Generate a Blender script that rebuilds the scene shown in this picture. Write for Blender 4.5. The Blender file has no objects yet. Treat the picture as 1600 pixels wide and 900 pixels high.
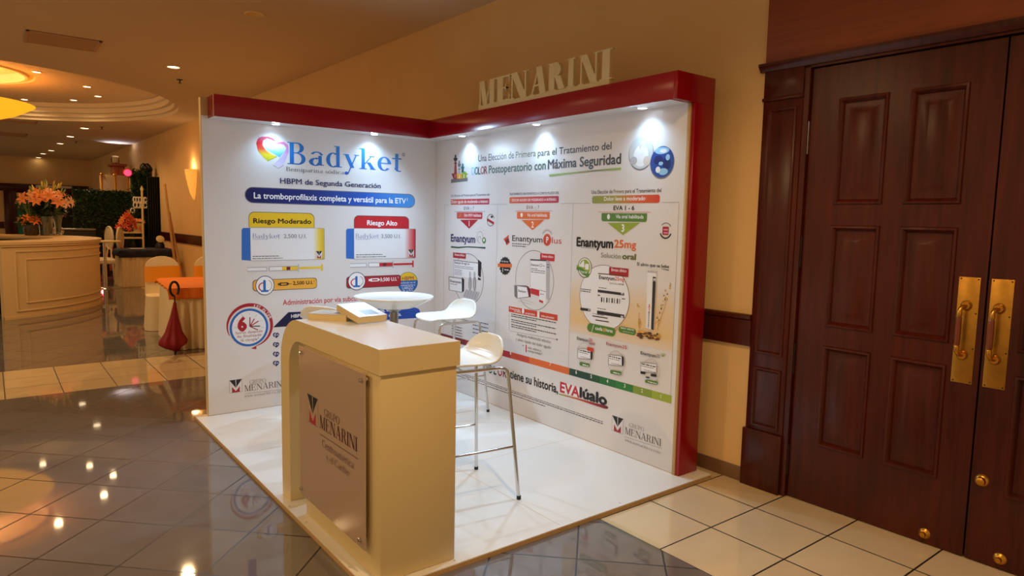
import bpy, bmesh, math, random
from mathutils import Vector, Matrix
random.seed(7)
S = bpy.context.scene
COL = S.collection
PI = math.pi
R = math.radians
# ------------------------------------------------------------------ camera
CAM = Vector((5.4788, -3.3301, 1.5653))
YAW, PITCH, ROLL, FPX = 2.4809, -0.0999, 0.0202, 1052.09
_f = Vector((math.cos(PITCH)*math.cos(YAW), math.cos(PITCH)*math.sin(YAW), math.sin(PITCH)))
_r0 = Vector((math.sin(YAW), -math.cos(YAW), 0)); _u0 = _r0.cross(_f)
_r = math.cos(ROLL)*_r0 + math.sin(ROLL)*_u0
_u = -math.sin(ROLL)*_r0 + math.cos(ROLL)*_u0
cd = bpy.data.cameras.new('camera'); cam = bpy.data.objects.new('camera', cd); COL.objects.link(cam)
cam.matrix_world = Matrix(((_r.x, _u.x, -_f.x, CAM.x), (_r.y, _u.y, -_f.y, CAM.y), (_r.z, _u.z, -_f.z, CAM.z), (0, 0, 0, 1)))
cd.sensor_width = 36; cd.lens = FPX*36/1600; cd.clip_start = .05; cd.clip_end = 200
S.camera = cam
# ------------------------------------------------------------------ world, exposure
vs = S.view_settings
vs.view_transform = 'Standard'; vs.look = 'None'; vs.gamma = 1; vs.use_curve_mapping = False; vs.exposure = 0.0
W = bpy.data.worlds.new('world'); S.world = W; W.use_nodes = True
W.node_tree.nodes['Background'].inputs[0].default_value = (1.0, .665, .36, 1)
W.node_tree.nodes['Background'].inputs[1].default_value = .47
WARM = (1.0, .66, .31); COOL = (.52, .76, 1.0)
FZ = -.025          # hall floor; z = 0 is the top of the booth platform
CZ = 3.48           # hall ceiling

# ------------------------------------------------------------------ materials
def s2l(c):
    c = c/255
    return c/12.92 if c <= .04045 else ((c+.055)/1.055)**2.4
def rgb(r, g, b): return (s2l(r), s2l(g), s2l(b), 1)
def mat(name, c, rough=.5, metal=0, noise=0, nscale=8, bump=0, emit=0, spec=.5, trans=0, coat=0, stretch=None, ecol=None):
    m = bpy.data.materials.new(name); m.use_nodes = True
    nt = m.node_tree; p = nt.nodes['Principled BSDF']
    p.inputs['Base Color'].default_value = rgb(*c); p.inputs['Roughness'].default_value = rough
    p.inputs['Metallic'].default_value = metal; p.inputs['Specular IOR Level'].default_value = spec
    if coat: p.inputs['Coat Weight'].default_value = coat; p.inputs['Coat Roughness'].default_value = .15
    if trans: p.inputs['Transmission Weight'].default_value = trans
    if emit:
        p.inputs['Emission Color'].default_value = rgb(*(ecol or c)); p.inputs['Emission Strength'].default_value = emit
    if noise or bump:
        tc = nt.nodes.new('ShaderNodeTexCoord'); n = nt.nodes.new('ShaderNodeTexNoise')
        n.inputs['Scale'].default_value = nscale; n.inputs['Detail'].default_value = 4
        if stretch:
            mp = nt.nodes.new('ShaderNodeMapping'); mp.inputs['Scale'].default_value = stretch
            nt.links.new(tc.outputs['Object'], mp.inputs[0]); nt.links.new(mp.outputs[0], n.inputs['Vector'])
        else: nt.links.new(tc.outputs['Object'], n.inputs['Vector'])
        if noise:
            mx = nt.nodes.new('ShaderNodeMix'); mx.data_type = 'RGBA'
            a = rgb(*c)
            mx.inputs[6].default_value = tuple(max(0, x*(1-noise)) for x in a[:3])+(1,)
            mx.inputs[7].default_value = tuple(min(1, x*(1+noise)) for x in a[:3])+(1,)
            nt.links.new(n.outputs[0], mx.inputs[0]); nt.links.new(mx.outputs[2], p.inputs['Base Color'])
        if bump:
            b = nt.nodes.new('ShaderNodeBump'); b.inputs['Strength'].default_value = bump; b.inputs['Distance'].default_value = .01
            nt.links.new(n.outputs[0], b.inputs['Height']); nt.links.new(b.outputs[0], p.inputs['Normal'])
    return m
BORG = (1.5, -1.0, FZ)     # origin of the booth, whose boards carry the printing
def ramp_mat(name, axis, a, b, cols, rough=.35):
    'printed colour gradient along one object axis, from coordinate a to b'
    m = bpy.data.materials.new(name); m.use_nodes = True; nt = m.node_tree; p = nt.nodes['Principled BSDF']
    p.inputs['Roughness'].default_value = rough
    tc = nt.nodes.new('ShaderNodeTexCoord'); sp = nt.nodes.new('ShaderNodeSeparateXYZ'); mr = nt.nodes.new('ShaderNodeMapRange')
    cr = nt.nodes.new('ShaderNodeValToRGB')
    a, b = a-BORG[axis], b-BORG[axis]
    mr.inputs['From Min'].default_value = a; mr.inputs['From Max'].default_value = b
    nt.links.new(tc.outputs['Object'], sp.inputs[0]); nt.links.new(sp.outputs[axis], mr.inputs[0]); nt.links.new(mr.outputs[0], cr.inputs[0])
    nt.links.new(cr.outputs[0], p.inputs['Base Color'])
    e = cr.color_ramp.elements
    while len(e) < len(cols): e.new(.5)
    for i, c in enumerate(cols): e[i].position = i/(len(cols)-1); e[i].color = rgb(*c)
    return m
class E:
    'tiny expression builder over Math nodes'
    def __init__(s, nt, sock): s.nt, s.k = nt, sock
    def op(s, o, *a):
        n = s.nt.nodes.new('ShaderNodeMath'); n.operation = o
        s.nt.links.new(s.k, n.inputs[0])
        for i, x in enumerate(a):
            if isinstance(x, E): s.nt.links.new(x.k, n.inputs[i+1])
            else: n.inputs[i+1].default_value = x
        return E(s.nt, n.outputs[0])
    def __add__(s, o): return s.op('ADD', o)
    def __sub__(s, o): return s.op('SUBTRACT', o)
    def __mul__(s, o): return s.op('MULTIPLY', o)
    def gt(s, o): return s.op('GREATER_THAN', o)
    def lt(s, o): return s.op('LESS_THAN', o)
    def mx(s, o): return s.op('MAXIMUM', o)
    def line(s, sp, off, w):
        f = ((s-off)*(1/sp)).op('FRACT'); g = f.op('MULTIPLY', -1)+1
        return f.op('MINIMUM', g).lt(w/sp/2)
    def cell(s, sp, off): return ((s-off)*(1/sp)).op('FLOOR')
def floor_mat():
    m = bpy.data.materials.new('polished_floor_tiles'); m.use_nodes = True; nt = m.node_tree; p = nt.nodes['Principled BSDF']
    tc = nt.nodes.new('ShaderNodeTexCoord'); sp = nt.nodes.new('ShaderNodeSeparateXYZ'); nt.links.new(tc.outputs['Object'], sp.inputs[0])
    x, y = E(nt, sp.outputs[0]), E(nt, sp.outputs[1])
    cream = (y.gt(-.80)).mx(x.gt(-2.766)*x.lt(-1.524))
    gw = .009
    gc = x.line(.414, 3.03, gw).mx(y.line(.414, -.80, gw))
    u, v = (x+y)*.70711, (x-y)*.70711
    gg = u.line(.41, -1.4, gw).mx(v.line(.41, 2.752, gw))
    inv = cream*-1+1
    grout = gc*cream+gg*inv
    # per-tile tone
    def tone(a, b):
        c = nt.nodes.new('ShaderNodeCombineXYZ'); nt.links.new(a.k, c.inputs[0]); nt.links.new(b.k, c.inputs[1])
        w = nt.nodes.new('ShaderNodeTexWhiteNoise'); nt.links.new(c.outputs[0], w.inputs[0]); return E(nt, w.outputs['Value'])
    tn = tone(x.cell(.414, 3.03), y.cell(.414, -.8))*cream + tone(u.cell(.41, -1.4), v.cell(.41, 2.752))*inv
    n = nt.nodes.new('ShaderNodeTexNoise'); n.inputs['Scale'].default_value = 6; n.inputs['Detail'].default_value = 6
    nt.links.new(tc.outputs['Object'], n.inputs['Vector'])
    mix = E(nt, n.outputs[0])*.6+tn*.4
    def mixc(f, a, b):
        k = nt.nodes.new('ShaderNodeMix'); k.data_type = 'RGBA'; nt.links.new(f.k, k.inputs[0])
        for i, q in ((6, a), (7, b)):
            if isinstance(q, tuple): k.inputs[i].default_value = q
            else: nt.links.new(q, k.inputs[i])
        return k.outputs[2]
    g = mixc(mix, rgb(100, 93, 90), rgb(124, 116, 111))
    c = mixc(mix, rgb(206, 180, 140), rgb(226, 204, 168))
    t = mixc(cream, g, c)
    fin = mixc(grout, t, rgb(30, 18, 12))
    nt.links.new(fin, p.inputs['Base Color'])
    nt.links.new((grout*.4+.025+E(nt, n.outputs[0])*.03).k, p.inputs['Roughness'])
    p.inputs['Specular IOR Level'].default_value = .75
    b = nt.nodes.new('ShaderNodeBump'); b.inputs['Strength'].default_value = .35; b.inputs['Distance'].default_value = .003
    nt.links.new((grout*-1).k, b.inputs['Height']); nt.links.new(b.outputs[0], p.inputs['Normal'])
    return m
def wood_mat(name, a, b, axis='Z', rough=.25):
    m = bpy.data.materials.new(name); m.use_nodes = True; nt = m.node_tree; p = nt.nodes['Principled BSDF']
    tc = nt.nodes.new('ShaderNodeTexCoord'); mp = nt.nodes.new('ShaderNodeMapping')
    mp.inputs['Scale'].default_value = (9, 9, .7) if axis == 'Z' else (.7, 9, 9)
    n = nt.nodes.new('ShaderNodeTexNoise'); n.inputs['Scale'].default_value = 3; n.inputs['Detail'].default_value = 8; n.inputs['Roughness'].default_value = .65
    n2 = nt.nodes.new('ShaderNodeTexNoise'); n2.inputs['Scale'].default_value = 1.3
    cr = nt.nodes.new('ShaderNodeValToRGB'); cr.color_ramp.elements[0].position = .3; cr.color_ramp.elements[1].position = .72
    cr.color_ramp.elements[0].color = rgb(*a); cr.color_ramp.elements[1].color = rgb(*b)
    nt.links.new(tc.outputs['Object'], mp.inputs[0]); nt.links.new(mp.outputs[0], n.inputs['Vector']); nt.links.new(tc.outputs['Object'], n2.inputs['Vector'])
    nt.links.new((E(nt, n.outputs[0])*.65+E(nt, n2.outputs[0])*.35).k, cr.inputs[0]); nt.links.new(cr.outputs[0], p.inputs['Base Color'])
    p.inputs['Roughness'].default_value = rough; p.inputs['Specular IOR Level'].default_value = .36
    b2 = nt.nodes.new('ShaderNodeBump'); b2.inputs['Strength'].default_value = .12; b2.inputs['Distance'].default_value = .004
    nt.links.new(n.outputs[0], b2.inputs['Height']); nt.links.new(b2.outputs[0], p.inputs['Normal'])
    return m
M = dict(
    wall=mat('wall_paint', (232, 192, 132), .75, noise=.05, nscale=3, bump=.05),
    ceil=mat('ceiling_paint', (208, 190, 162), .85, noise=.03, nscale=2),
    door=wood_mat('dark_mahogany', (44, 11, 5), (90, 30, 13)),
    frieze=wood_mat('red_brown_wood', (118, 54, 24), (158, 78, 34), 'X', .4),
    brass=mat('aged_brass', (206, 150, 62), .34, 1, noise=.25, nscale=30),
    white=mat('white_laminate', (232, 230, 226), .22),
    board=mat('white_print_board', (226, 222, 222), .3),
    edge=mat('raw_board_edge', (196, 160, 110), .6, noise=.15, nscale=40),
    red=mat('red_laminate', (150, 6, 24), .22),
    cream=mat('cream_paint', (226, 204, 152), .4),
    barcream=mat('bar_cream_paint', (216, 184, 136), .45),
    plate=mat('frosted_acrylic', (186, 160, 140), .12),
    chrome=mat('chrome', (215, 215, 215), .12, 1),
    steel=mat('brushed_steel', (150, 148, 145), .3, 1),
    plastic=mat('white_moulded_plastic', (236, 234, 226), .3),
    tabletop=mat('white_gloss_tabletop', (238, 236, 230), .15),
    rubber=mat('black_rubber', (20, 20, 20), .6),
    paper=mat('page_edges', (222, 200, 150), .8, noise=.12, nscale=60, stretch=(1, 1, 14)),
    lamp=mat('lamp_lens', (255, 226, 180), .4, emit=9),
    coldlamp=mat('cold_lamp_lens', (225, 240, 255), .4, emit=14),
    baseb=mat('baseboard_tile', (120, 88, 62), .35),
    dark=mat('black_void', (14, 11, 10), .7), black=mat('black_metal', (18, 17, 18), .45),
)
# ------------------------------------------------------------------ mesh builder
class MB:
    def __init__(s, xf=None): s.v, s.f, s.mi, s.mats, s.xf = [], [], [], [], xf
    def m(s, mt):
        if mt not in s.mats: s.mats.append(mt)
        return s.mats.index(mt)
    def add(s, vs_, fs, mt, xf=None):
        o = len(s.v); k = s.m(mt)
        for p in vs_:
            p = Vector(p)
            if xf is not None: p = xf @ p
            if s.xf is not None: p = s.xf @ p
            s.v.append(p)
        for f in fs: s.f.append(tuple(o+i for i in f)); s.mi.append(k)
        return s
    def box(s, a, b, mt, xf=None, ch=0):
        x0, y0, z0 = a; x1, y1, z1 = b
        if ch <= 0:
            return s.add([(x0,y0,z0),(x1,y0,z0),(x1,y1,z0),(x0,y1,z0),(x0,y0,z1),(x1,y0,z1),(x1,y1,z1),(x0,y1,z1)],
                     [(0,3,2,1),(4,5,6,7),(0,1,5,4),(1,2,6,5),(2,3,7,6),(3,0,4,7)], mt, xf)
        bm = bmesh.new(); bmesh.ops.create_cube(bm, size=1)
        for v in bm.verts: v.co = Vector((x0+(v.co.x+.5)*(x1-x0), y0+(v.co.y+.5)*(y1-y0), z0+(v.co.z+.5)*(z1-z0)))
        bmesh.ops.bevel(bm, geom=bm.edges[:], offset=ch, segments=2, affect='EDGES', profile=.5)
        bm.verts.index_update()
        s.add([v.co.copy() for v in bm.verts], [tuple(v.index for v in f.verts) for f in bm.faces], mt, xf); bm.free()
        return s
    def prism(s, pts, d, mt, xf=None):
        'closed 3-D outline pts extruded by vector d'
        n = len(pts); d = Vector(d); P = [Vector(p) for p in pts]
        return s.add(P+[p+d for p in P], [tuple(range(n))[::-1], tuple(range(n, 2*n))]+[(i, (i+1) % n, n+(i+1) % n, n+i) for i in range(n)], mt, xf)
    def lathe(s, prof, c, mt, seg=32, a0=0, a1=2*PI, xf=None, sc=(1, 1)):
        full = abs(a1-a0-2*PI) < 1e-6; n = seg if full else seg+1
        V = []; F = []
        for i in range(n):
            a = a0+(a1-a0)*i/seg
            for (r, z) in prof: V.append((c[0]+r*math.cos(a)*sc[0], c[1]+r*math.sin(a)*sc[1], c[2]+z))
        k = len(prof)
        for i in range(seg):
            j = (i+1) % n
            for q in range(k-1): F.append((i*k+q, j*k+q, j*k+q+1, i*k+q+1))
        return s.add(V, F, mt, xf)
    def tube(s, pts, r, mt, seg=10, xf=None, cap=True):
        P = [Vector(p) for p in pts]; V = []; F = []; n = len(P)
        rr = r if isinstance(r, (list, tuple)) else [r]*n
        up = None
        for i in range(n):
            t = (P[min(i+1, n-1)]-P[max(i-1, 0)]).normalized()
            if up is None:
                up = Vector((0, 0, 1)) if abs(t.z) < .9 else Vector((1, 0, 0))
            a = (up-t*up.dot(t)).normalized(); up = a; b = t.cross(a)
            for k in range(seg):
                q = 2*PI*k/seg; V.append(P[i]+(a*math.cos(q)+b*math.sin(q))*rr[i])
        for i in range(n-1):
            for k in range(seg): F.append((i*seg+k, i*seg+(k+1) % seg, (i+1)*seg+(k+1) % seg, (i+1)*seg+k))
        if cap: F += [tuple(range(seg))[::-1], tuple((n-1)*seg+k for k in range(seg))]
        return s.add(V, F, mt, xf)
    def ball(s, c, r, mt, seg=14, rings=8, xf=None):
        r = r if isinstance(r, tuple) else (r, r, r); V = []; F = []
        for i in range(rings+1):
            t = PI*i/rings
            for k in range(seg):
                q = 2*PI*k/seg; V.append((c[0]+r[0]*math.sin(t)*math.cos(q), c[1]+r[1]*math.sin(t)*math.sin(q), c[2]+r[2]*math.cos(t)))
        for i in range(rings):
            for k in range(seg): F.append((i*seg+k, (i+1)*seg+k, (i+1)*seg+(k+1) % seg, i*seg+(k+1) % seg))
        return s.add(V, F, mt, xf)
    def grid(s, fn, nu, nv, mt, xf=None, wrapu=False):
        V = [fn(i/nu, j/nv) for i in range(nu+1) for j in range(nv+1)]
        F = [(i*(nv+1)+j, (i+1)*(nv+1)+j, (i+1)*(nv+1)+j+1, i*(nv+1)+j+1) for i in range(nu) for j in range(nv)]
        return s.add(V, F, mt, xf)
    def build(s, name, parent=None, smooth=40, solid=0, subdiv=0, fixn=False):
        org = Vector((0, 0, 0))
        if parent is None and not s.keep:
            xs = [p.x for p in s.v]; ys = [p.y for p in s.v]
            org = Vector(((min(xs)+max(xs))/2, (min(ys)+max(ys))/2, min(p.z for p in s.v)))
        elif parent is not None: org = Vector(parent.get('_org', (0, 0, 0)))
        me = bpy.data.meshes.new(name); me.from_pydata([p-org for p in s.v], [], s.f); me.update()
        for q in s.mats: me.materials.append(q)
        me.polygons.foreach_set('material_index', s.mi)
        if fixn:
            bm = bmesh.new(); bm.from_mesh(me); bmesh.ops.remove_doubles(bm, verts=bm.verts[:], dist=1e-5)
            bmesh.ops.recalc_face_normals(bm, faces=bm.faces[:]); bm.to_mesh(me); bm.free()
        if smooth:
            me.polygons.foreach_set('use_smooth', [True]*len(me.polygons)); me.set_sharp_from_angle(angle=R(smooth))
        o = bpy.data.objects.new(name, me); COL.objects.link(o)
        if parent is None: o.location = org
        else: o.parent = parent; o['_org'] = tuple(org)
        if solid: md = o.modifiers.new('solid', 'SOLIDIFY'); md.thickness = solid; md.offset = 0
        if subdiv: md = o.modifiers.new('sub', 'SUBSURF'); md.levels = subdiv; md.render_levels = subdiv
        return o
    keep = False
def tag(o, label, cat, group=None):
    o['label'] = label; o['category'] = cat
    if group: o['group'] = group
    return o
def thing(name, loc, label, cat, group=None, rz=0, world=False):
    'an Empty at the base of a thing; with world=True its parts are modelled in world coordinates'
    o = bpy.data.objects.new(name, None); COL.objects.link(o); o.location = loc; o.rotation_euler.z = rz; o.empty_display_size = .1
    if world: o['_org'] = tuple(loc)
    return tag(o, label, cat, group)
def struct(mb, name, parent=None, **k):
    mb.keep = True; o = mb.build(name, parent, **k)
    if parent is None: o['kind'] = 'structure'
    return o
def clone(root, loc, rz=None, label=None):
    def cp(o, par):
        c = o.copy(); COL.objects.link(c)
        if par is not None: c.parent = par
        for ch in list(o.children): cp(ch, c)
        return c
    r = cp(root, None); r.location = loc
    if rz is not None: r.rotation_euler.z = rz
    if label: r['label'] = label
    return r
def spot(loc, energy, col, size=120, blend=.6, rad=.04, aim=(0, 0, -1), parent=None):
    l = bpy.data.lights.new('spot', 'SPOT'); l.energy = energy; l.color = col; l.spot_size = R(size); l.spot_blend = blend; l.shadow_soft_size = rad
    o = bpy.data.objects.new('lamp_light', l); COL.objects.link(o); o.location = loc
    o.rotation_euler = Vector(aim).to_track_quat('-Z', 'Y').to_euler(); return o
# pixel of the photograph -> point on a plane of the place
def ray(x, y): return _f+(x-800)/FPX*_r-(y-450)/FPX*_u
def onx(px, py, X): d = ray(px, py); return CAM+d*((X-CAM.x)/d.x)
def ony(px, py, Y): d = ray(px, py); return CAM+d*((Y-CAM.y)/d.y)
def onz(px, py, Z): d = ray(px, py); return CAM+d*((Z-CAM.z)/d.z)
# the long wall runs one degree off the booth; s along it, o out of it
TH = R(1.0); WX = Matrix.Translation((3.2, .32, 0)) @ Matrix.Rotation(TH, 4, 'Z')
def wl(px, py, o=0):
    n = (WX.to_3x3() @ Vector((0, -1, 0))); p0 = Vector((3.2, .32, 0))+n*o; d = ray(px, py)
    p = CAM+d*((p0-CAM).dot(n)/d.dot(n)); q = WX.inverted() @ p; return q.x, q.z

# ================================================================== SETTING
mb = MB(); mb.add([(-26, -9, FZ), (8, -9, FZ), (8, 1.2, FZ), (-26, 1.2, FZ)], [(0, 1, 2, 3)], floor_mat()); struct(mb, 'floor', smooth=0)
# ceiling with a round stepped recess
TC = (-9.0, -3.9); TR = 3.5
def circ(r, z, n=96): return [(TC[0]+r*math.cos(2*PI*i/n), TC[1]+r*math.sin(2*PI*i/n), z) for i in range(n)]
mb = MB(); n = 96
outer = []
for i in range(n):
    a = 2*PI*i/n; c, s_ = math.cos(a), math.sin(a)
    t = min(x for x in (((8-TC[0])/c if c > 1e-9 else 1e9), ((-26-TC[0])/c if c < -1e-9 else 1e9), ((.9-TC[1])/s_ if s_ > 1e-9 else 1e9), ((-9-TC[1])/s_ if s_ < -1e-9 else 1e9)))
    outer.append((TC[0]+t*c, TC[1]+t*s_, CZ))
for cx, cy in ((8, .9), (8, -9), (-26, .9), (-26, -9)):
    k = min(range(n), key=lambda i: (outer[i][0]-cx)**2+(outer[i][1]-cy)**2); outer[k] = (cx, cy, CZ)
rings = [outer, circ(TR, CZ), circ(TR, CZ+.07), circ(TR-.07, CZ+.07), circ(TR-.07, CZ+.15), circ(TR-.15, CZ+.15), circ(TR-.15, CZ+.24), circ(TR-.2, CZ+.26), circ(TR-.2, CZ+.34),
         circ(1.32, CZ+.34), circ(1.30, CZ+.37), circ(1.24, CZ+.37), circ(1.22, CZ+.33), circ(1.18, CZ+.33), circ(1.16, CZ+.48)]
V = [p for r_ in rings for p in r_]
F = [(q*n+i, q*n+(i+1) % n, (q+1)*n+(i+1) % n, (q+1)*n+i) for q in range(len(rings)-1) for i in range(n)]
F.append(tuple((len(rings)-1)*n+i for i in range(n)))
mb.add(V, F, M['ceil']); struct(mb, 'ceiling', smooth=20)
# long wall, its chair rail and tile baseboard
DX0, DX1, DH = .245, 2.085, 2.44
mb = MB(WX); mb.box((-29, 0, FZ), (DX0, .16, CZ), M['wall']); mb.box((DX1, 0, FZ), (4.8, .16, CZ), M['wall']); mb.box((DX0, 0, DH+.016), (DX1, .16, CZ), M['wall']); struct(mb, 'wall_right', smooth=0)
mb = MB(WX)
mb.prism([(-4, 0, .832), (-4, -.022, .832), (-4, -.026, .86), (-4, -.03, .99), (-4, -.042, 1.0), (-4, -.042, 1.018), (-4, -.03, 1.026), (-4, 0, 1.026)], (3.98, 0, 0), M['door']); struct(mb, 'trim_1', smooth=30)
mb = MB(WX)
mb.prism([(-16.6, 0, .92), (-16.6, -.022, .92), (-16.6, -.03, 1.09), (-16.6, -.042, 1.1), (-16.6, -.042, 1.118), (-16.6, 0, 1.124)], (11.6, 0, 0), M['door']); struct(mb, 'trim_2', smooth=30)
mb = MB(WX)
for k in range(9): mb.box((-.04-.41*(k+1)+.002, -.012, FZ), (-.04-.41*k-.002, 0, .085-.02), M['baseb'], ch=.002)
struct(mb, 'baseboard_right')
# end wall with its dark portal
EX = -24.6
mb = MB(); mb.box((EX-.2, -9, FZ), (EX, .4, CZ), M['wall']); struct(mb, 'wall_back', smooth=0)
green = mat('green_room_wall', (20, 120, 96), .7, noise=.1, nscale=2)
mb = MB(); a, b, c = onx(0, 287, EX), onx(140, 291, EX), onx(19, 300, EX)
zt = 2.52
mb.box((EX, -6, zt-.26), (EX+.08, -.28, zt), M['door'], ch=.01)
mb.box((EX, -2.86, FZ), (EX+.06, -2.62, zt-.2), M['door'], ch=.01); mb.box((EX, -6, FZ), (EX+.06, -5.7, zt-.2), M['door'], ch=.01)
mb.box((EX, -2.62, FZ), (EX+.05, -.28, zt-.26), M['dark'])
mb.box((EX, -2.62, FZ), (EX+.07, -2.5, zt-.26), M['door'])
dr = struct(mb, 'door_3')
mb = MB(); mb.box((EX+.05, -2.49, FZ), (EX+.07, -1.98, 2.06), green); mb.box((EX+.05, -2.49, 2.06), (EX+.072, -1.98, 2.2), M['wall']); mb.build('lit_opening', dr)
mb = MB(); mb.box((EX, -6, .93), (EX+.05, -2.88, 1.16), M['door']); struct(mb, 'trim_3')

# ---------------- double door and casing
FX = .012
def raised_panel(mb, x0, z0, x1, z1, y, mt):
    'moulded frame and raised field, front face at y (towards -y)'
    def rect(i, d): return [(x0+i, y+d, z0+i), (x1-i, y+d, z0+i), (x1-i, y+d, z1-i), (x0+i, y+d, z1-i)]
    steps = [(0, 0), (.004, -.009), (.014, -.011), (.022, -.002), (.03, .014), (.045, .015), (.085, .003), (.09, .002)]
    V = []; F = []
    for i, d in steps: V += rect(i, d)
    for q in range(len(steps)-1):
        for k in range(4): F.append((q*4+k, q*4+(k+1) % 4, (q+1)*4+(k+1) % 4, (q+1)*4+k))
    q = (len(steps)-1)*4; F.append((q, q+1, q+2, q+3)); mb.add(V, F, mt)
def door_leaf(name, x0, x1, mirror):
    mb = MB(WX); y = FX; w = x1-x0
    cols = [(.157, .417), (.515, .775)]
    if mirror: cols = [(w-b, w-a) for a, b in cols[::-1]]
    rows = [(.326, .905), (1.012, 1.575), (1.687, 2.258)]
    mb.box((x0+.002, y+.02, FZ+.006), (x1-.002, y+.045, DH-.004), M['door'])
    xs = sorted([0, w]+[v for c in cols for v in c]); zs = sorted([FZ+.006, DH-.004]+[v for r_ in rows for v in r_])
    for i in range(len(xs)-1):
        for j in range(len(zs)-1):
            if i % 2 == 1 and j % 2 == 1: raised_panel(mb, x0+xs[i], zs[j], x0+xs[i+1], zs[j+1], y, M['door'])
            else:
                a, b = x0+xs[i]+(.002 if i == 0 else 0), x0+xs[i+1]-(.002 if i == len(xs)-2 else 0)
                mb.add([(a, y, zs[j]), (b, y, zs[j]), (b, y, zs[j+1]), (a, y, zs[j+1])], [(0, 1, 2, 3)], M['door'])
    e = .002
    for xx in (x0+e, x1-e): mb.add([(xx, y, FZ+.006), (xx, y+.02, FZ+.006), (xx, y+.02, DH-.004), (xx, y, DH-.004)], [(0, 1, 2, 3)], M['door'])
    return struct(mb, name, smooth=25)
def pull(door, xc):
    mb = MB(WX); y = FX
    mb.box((xc-.045, y-.004, .829), (xc+.045, y, 1.341), M['brass'], ch=.0015)
    for sx in (-.036, .036):
        for z in (.838, 1.0, 1.17, 1.332): mb.ball((xc+sx, y-.004, z), (.004, .003, .004), M['black'], 8, 4)
    pl = mb.build('handle_plate', door); pl['label'] = 'tall brass plate behind pull handle'
    mb = MB(WX)
    for z in (.965, 1.205):
        mb.lathe([(.0, .012), (.018, .012), (.021, .006), (.021, 0), (.026, 0), (.026, -.003)], (0, 0, 0), M['brass'], 20, xf=Matrix.Translation((xc-.005, y-.004, z)) @ Matrix.Rotation(R(90), 4, 'X'))
    top, bot = 1.205, .965; xx = xc-.018
    mb.tube([(xc-.005, y-.012, top), (xc-.012, y-.035, top-.004), (xx, y-.045, top-.02), (xx, y-.047, top-.04), (xx, y-.047, top-.05)], [.009, .009, .010, .013, .009], M['brass'], 12)
    mb.tube([(xx, y-.047, bot+.05), (xx, y-.047, bot+.04), (xx, y-.045, bot+.02), (xc-.012, y-.035, bot+.004), (xc-.005, y-.012, bot)], [.009, .013, .010, .009, .009], M['brass'], 12)
    h = mb.build('pull_handle', door)
    grip = wood_grip
    mb = MB(WX); mb.tube([(xx, y-.047, z) for z in (top-.048, top-.058, top-.075, 1.085, bot+.075, bot+.058, bot+.048)], [.009, .0125, .0125, .0135, .0125, .0125, .009], grip, 14); mb.build('grip', h)['label'] = 'red wooden grip between brass ends'
wood_grip = mat('red_wood_grip', (120, 58, 34), .3)
d1 = door_leaf('door_1', .252, 1.163, False); d2 = door_leaf('door_2', 1.167, 2.078, True)
pull(d1, 1.093); pull(d2, 1.2255)
for xh, d in ((.252, d1), (2.078, d2)):
    for zc in (.20, .80, 1.42, 2.06):
        mb = MB(WX); mb.tube([(xh-.004, FX-.006, zc-.09+.03*k) for k in range(7)], [.007, .0085]*3+[.007], M['black'] if zc != 2.06 else M['steel'], 8); mb.build('hinge', d)
for xs_, d in ((.99, d1), (1.312, d2)):
    mb = MB(WX); mb.lathe([(0, .03), (.012, .03), (.014, .022), (.012, .012), (.024, .006), (.028, 0)], (0, 0, 0), M['brass'], 18, xf=Matrix.Translation((xs_, FX, .03)) @ Matrix.Rotation(R(90), 4, 'X')); mb.build('door_stop', d)
mb = MB(WX); mb.lathe([(0, .034), (.012, .034), (.018, .03), (.02, .014), (.026, .01), (.03, .004), (.032, 0)], (0, 0, 0), M['brass'], 22, xf=Matrix.Translation((1.214, FX, .38)) @ Matrix.Rotation(R(90), 4, 'X')); mb.build('lock_cylinder', d2)
# casing: fluted pilaster with plinth and cap, head mould, frieze board
def pilaster(x0, x1):
    mb = MB(WX)
    mb.box((x0-.012, -.034, FZ), (x1+.002, 0, .331), M['door'], ch=.003)
    mb.box((x0, -.02, .331), (x1, 0, 2.30), M['door'], ch=.002)
    for a, b in ((.355, .72), (.80, 2.24)): raised_panel(mb, x0+.035, a, x1-.025, b, -.0205, M['door'])
    mb.box((x0-.006, -.03, 2.285), (x1+.002, 0, 2.305), M['door'], ch=.004)
    mb.box((x0, -.022, 2.305), (x1, 0, 2.46), M['door'], ch=.002)
    return mb
struct(pilaster(-.022, .218), 'trim_4')
struct(pilaster(2.112, 2.352), 'trim_5')
mb = MB(WX)
mb.prism([(-.05, 0, 2.455), (-.05, -.026, 2.455), (-.05, -.034, 2.47), (-.05, -.05, 2.485), (-.05, -.05, 2.5), (-.05, 0, 2.5)], (2.43, 0, 0), M['door'])
mb.box((.218, -.012, FZ), (.25, .06, 2.455), M['door']); mb.box((2.08, -.012, FZ), (2.112, .06, 2.455), M['door']); mb.box((.218, -.012, 2.442), (2.112, .06, 2.456), M['door'])
struct(mb, 'trim_6', smooth=30)
mb = MB(WX); mb.box((-.022, -.022, 2.5), (2.352, 0, CZ), M['frieze'], ch=.003); struct(mb, 'trim_7')
mb = MB(WX); mb.box((.2, .06, FZ), (2.13, .08, DH+.02), M['dark']); struct(mb, 'door_gap_shade', smooth=0)  # black sheet behind the leaves, painting the darkness in the door gaps

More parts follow.
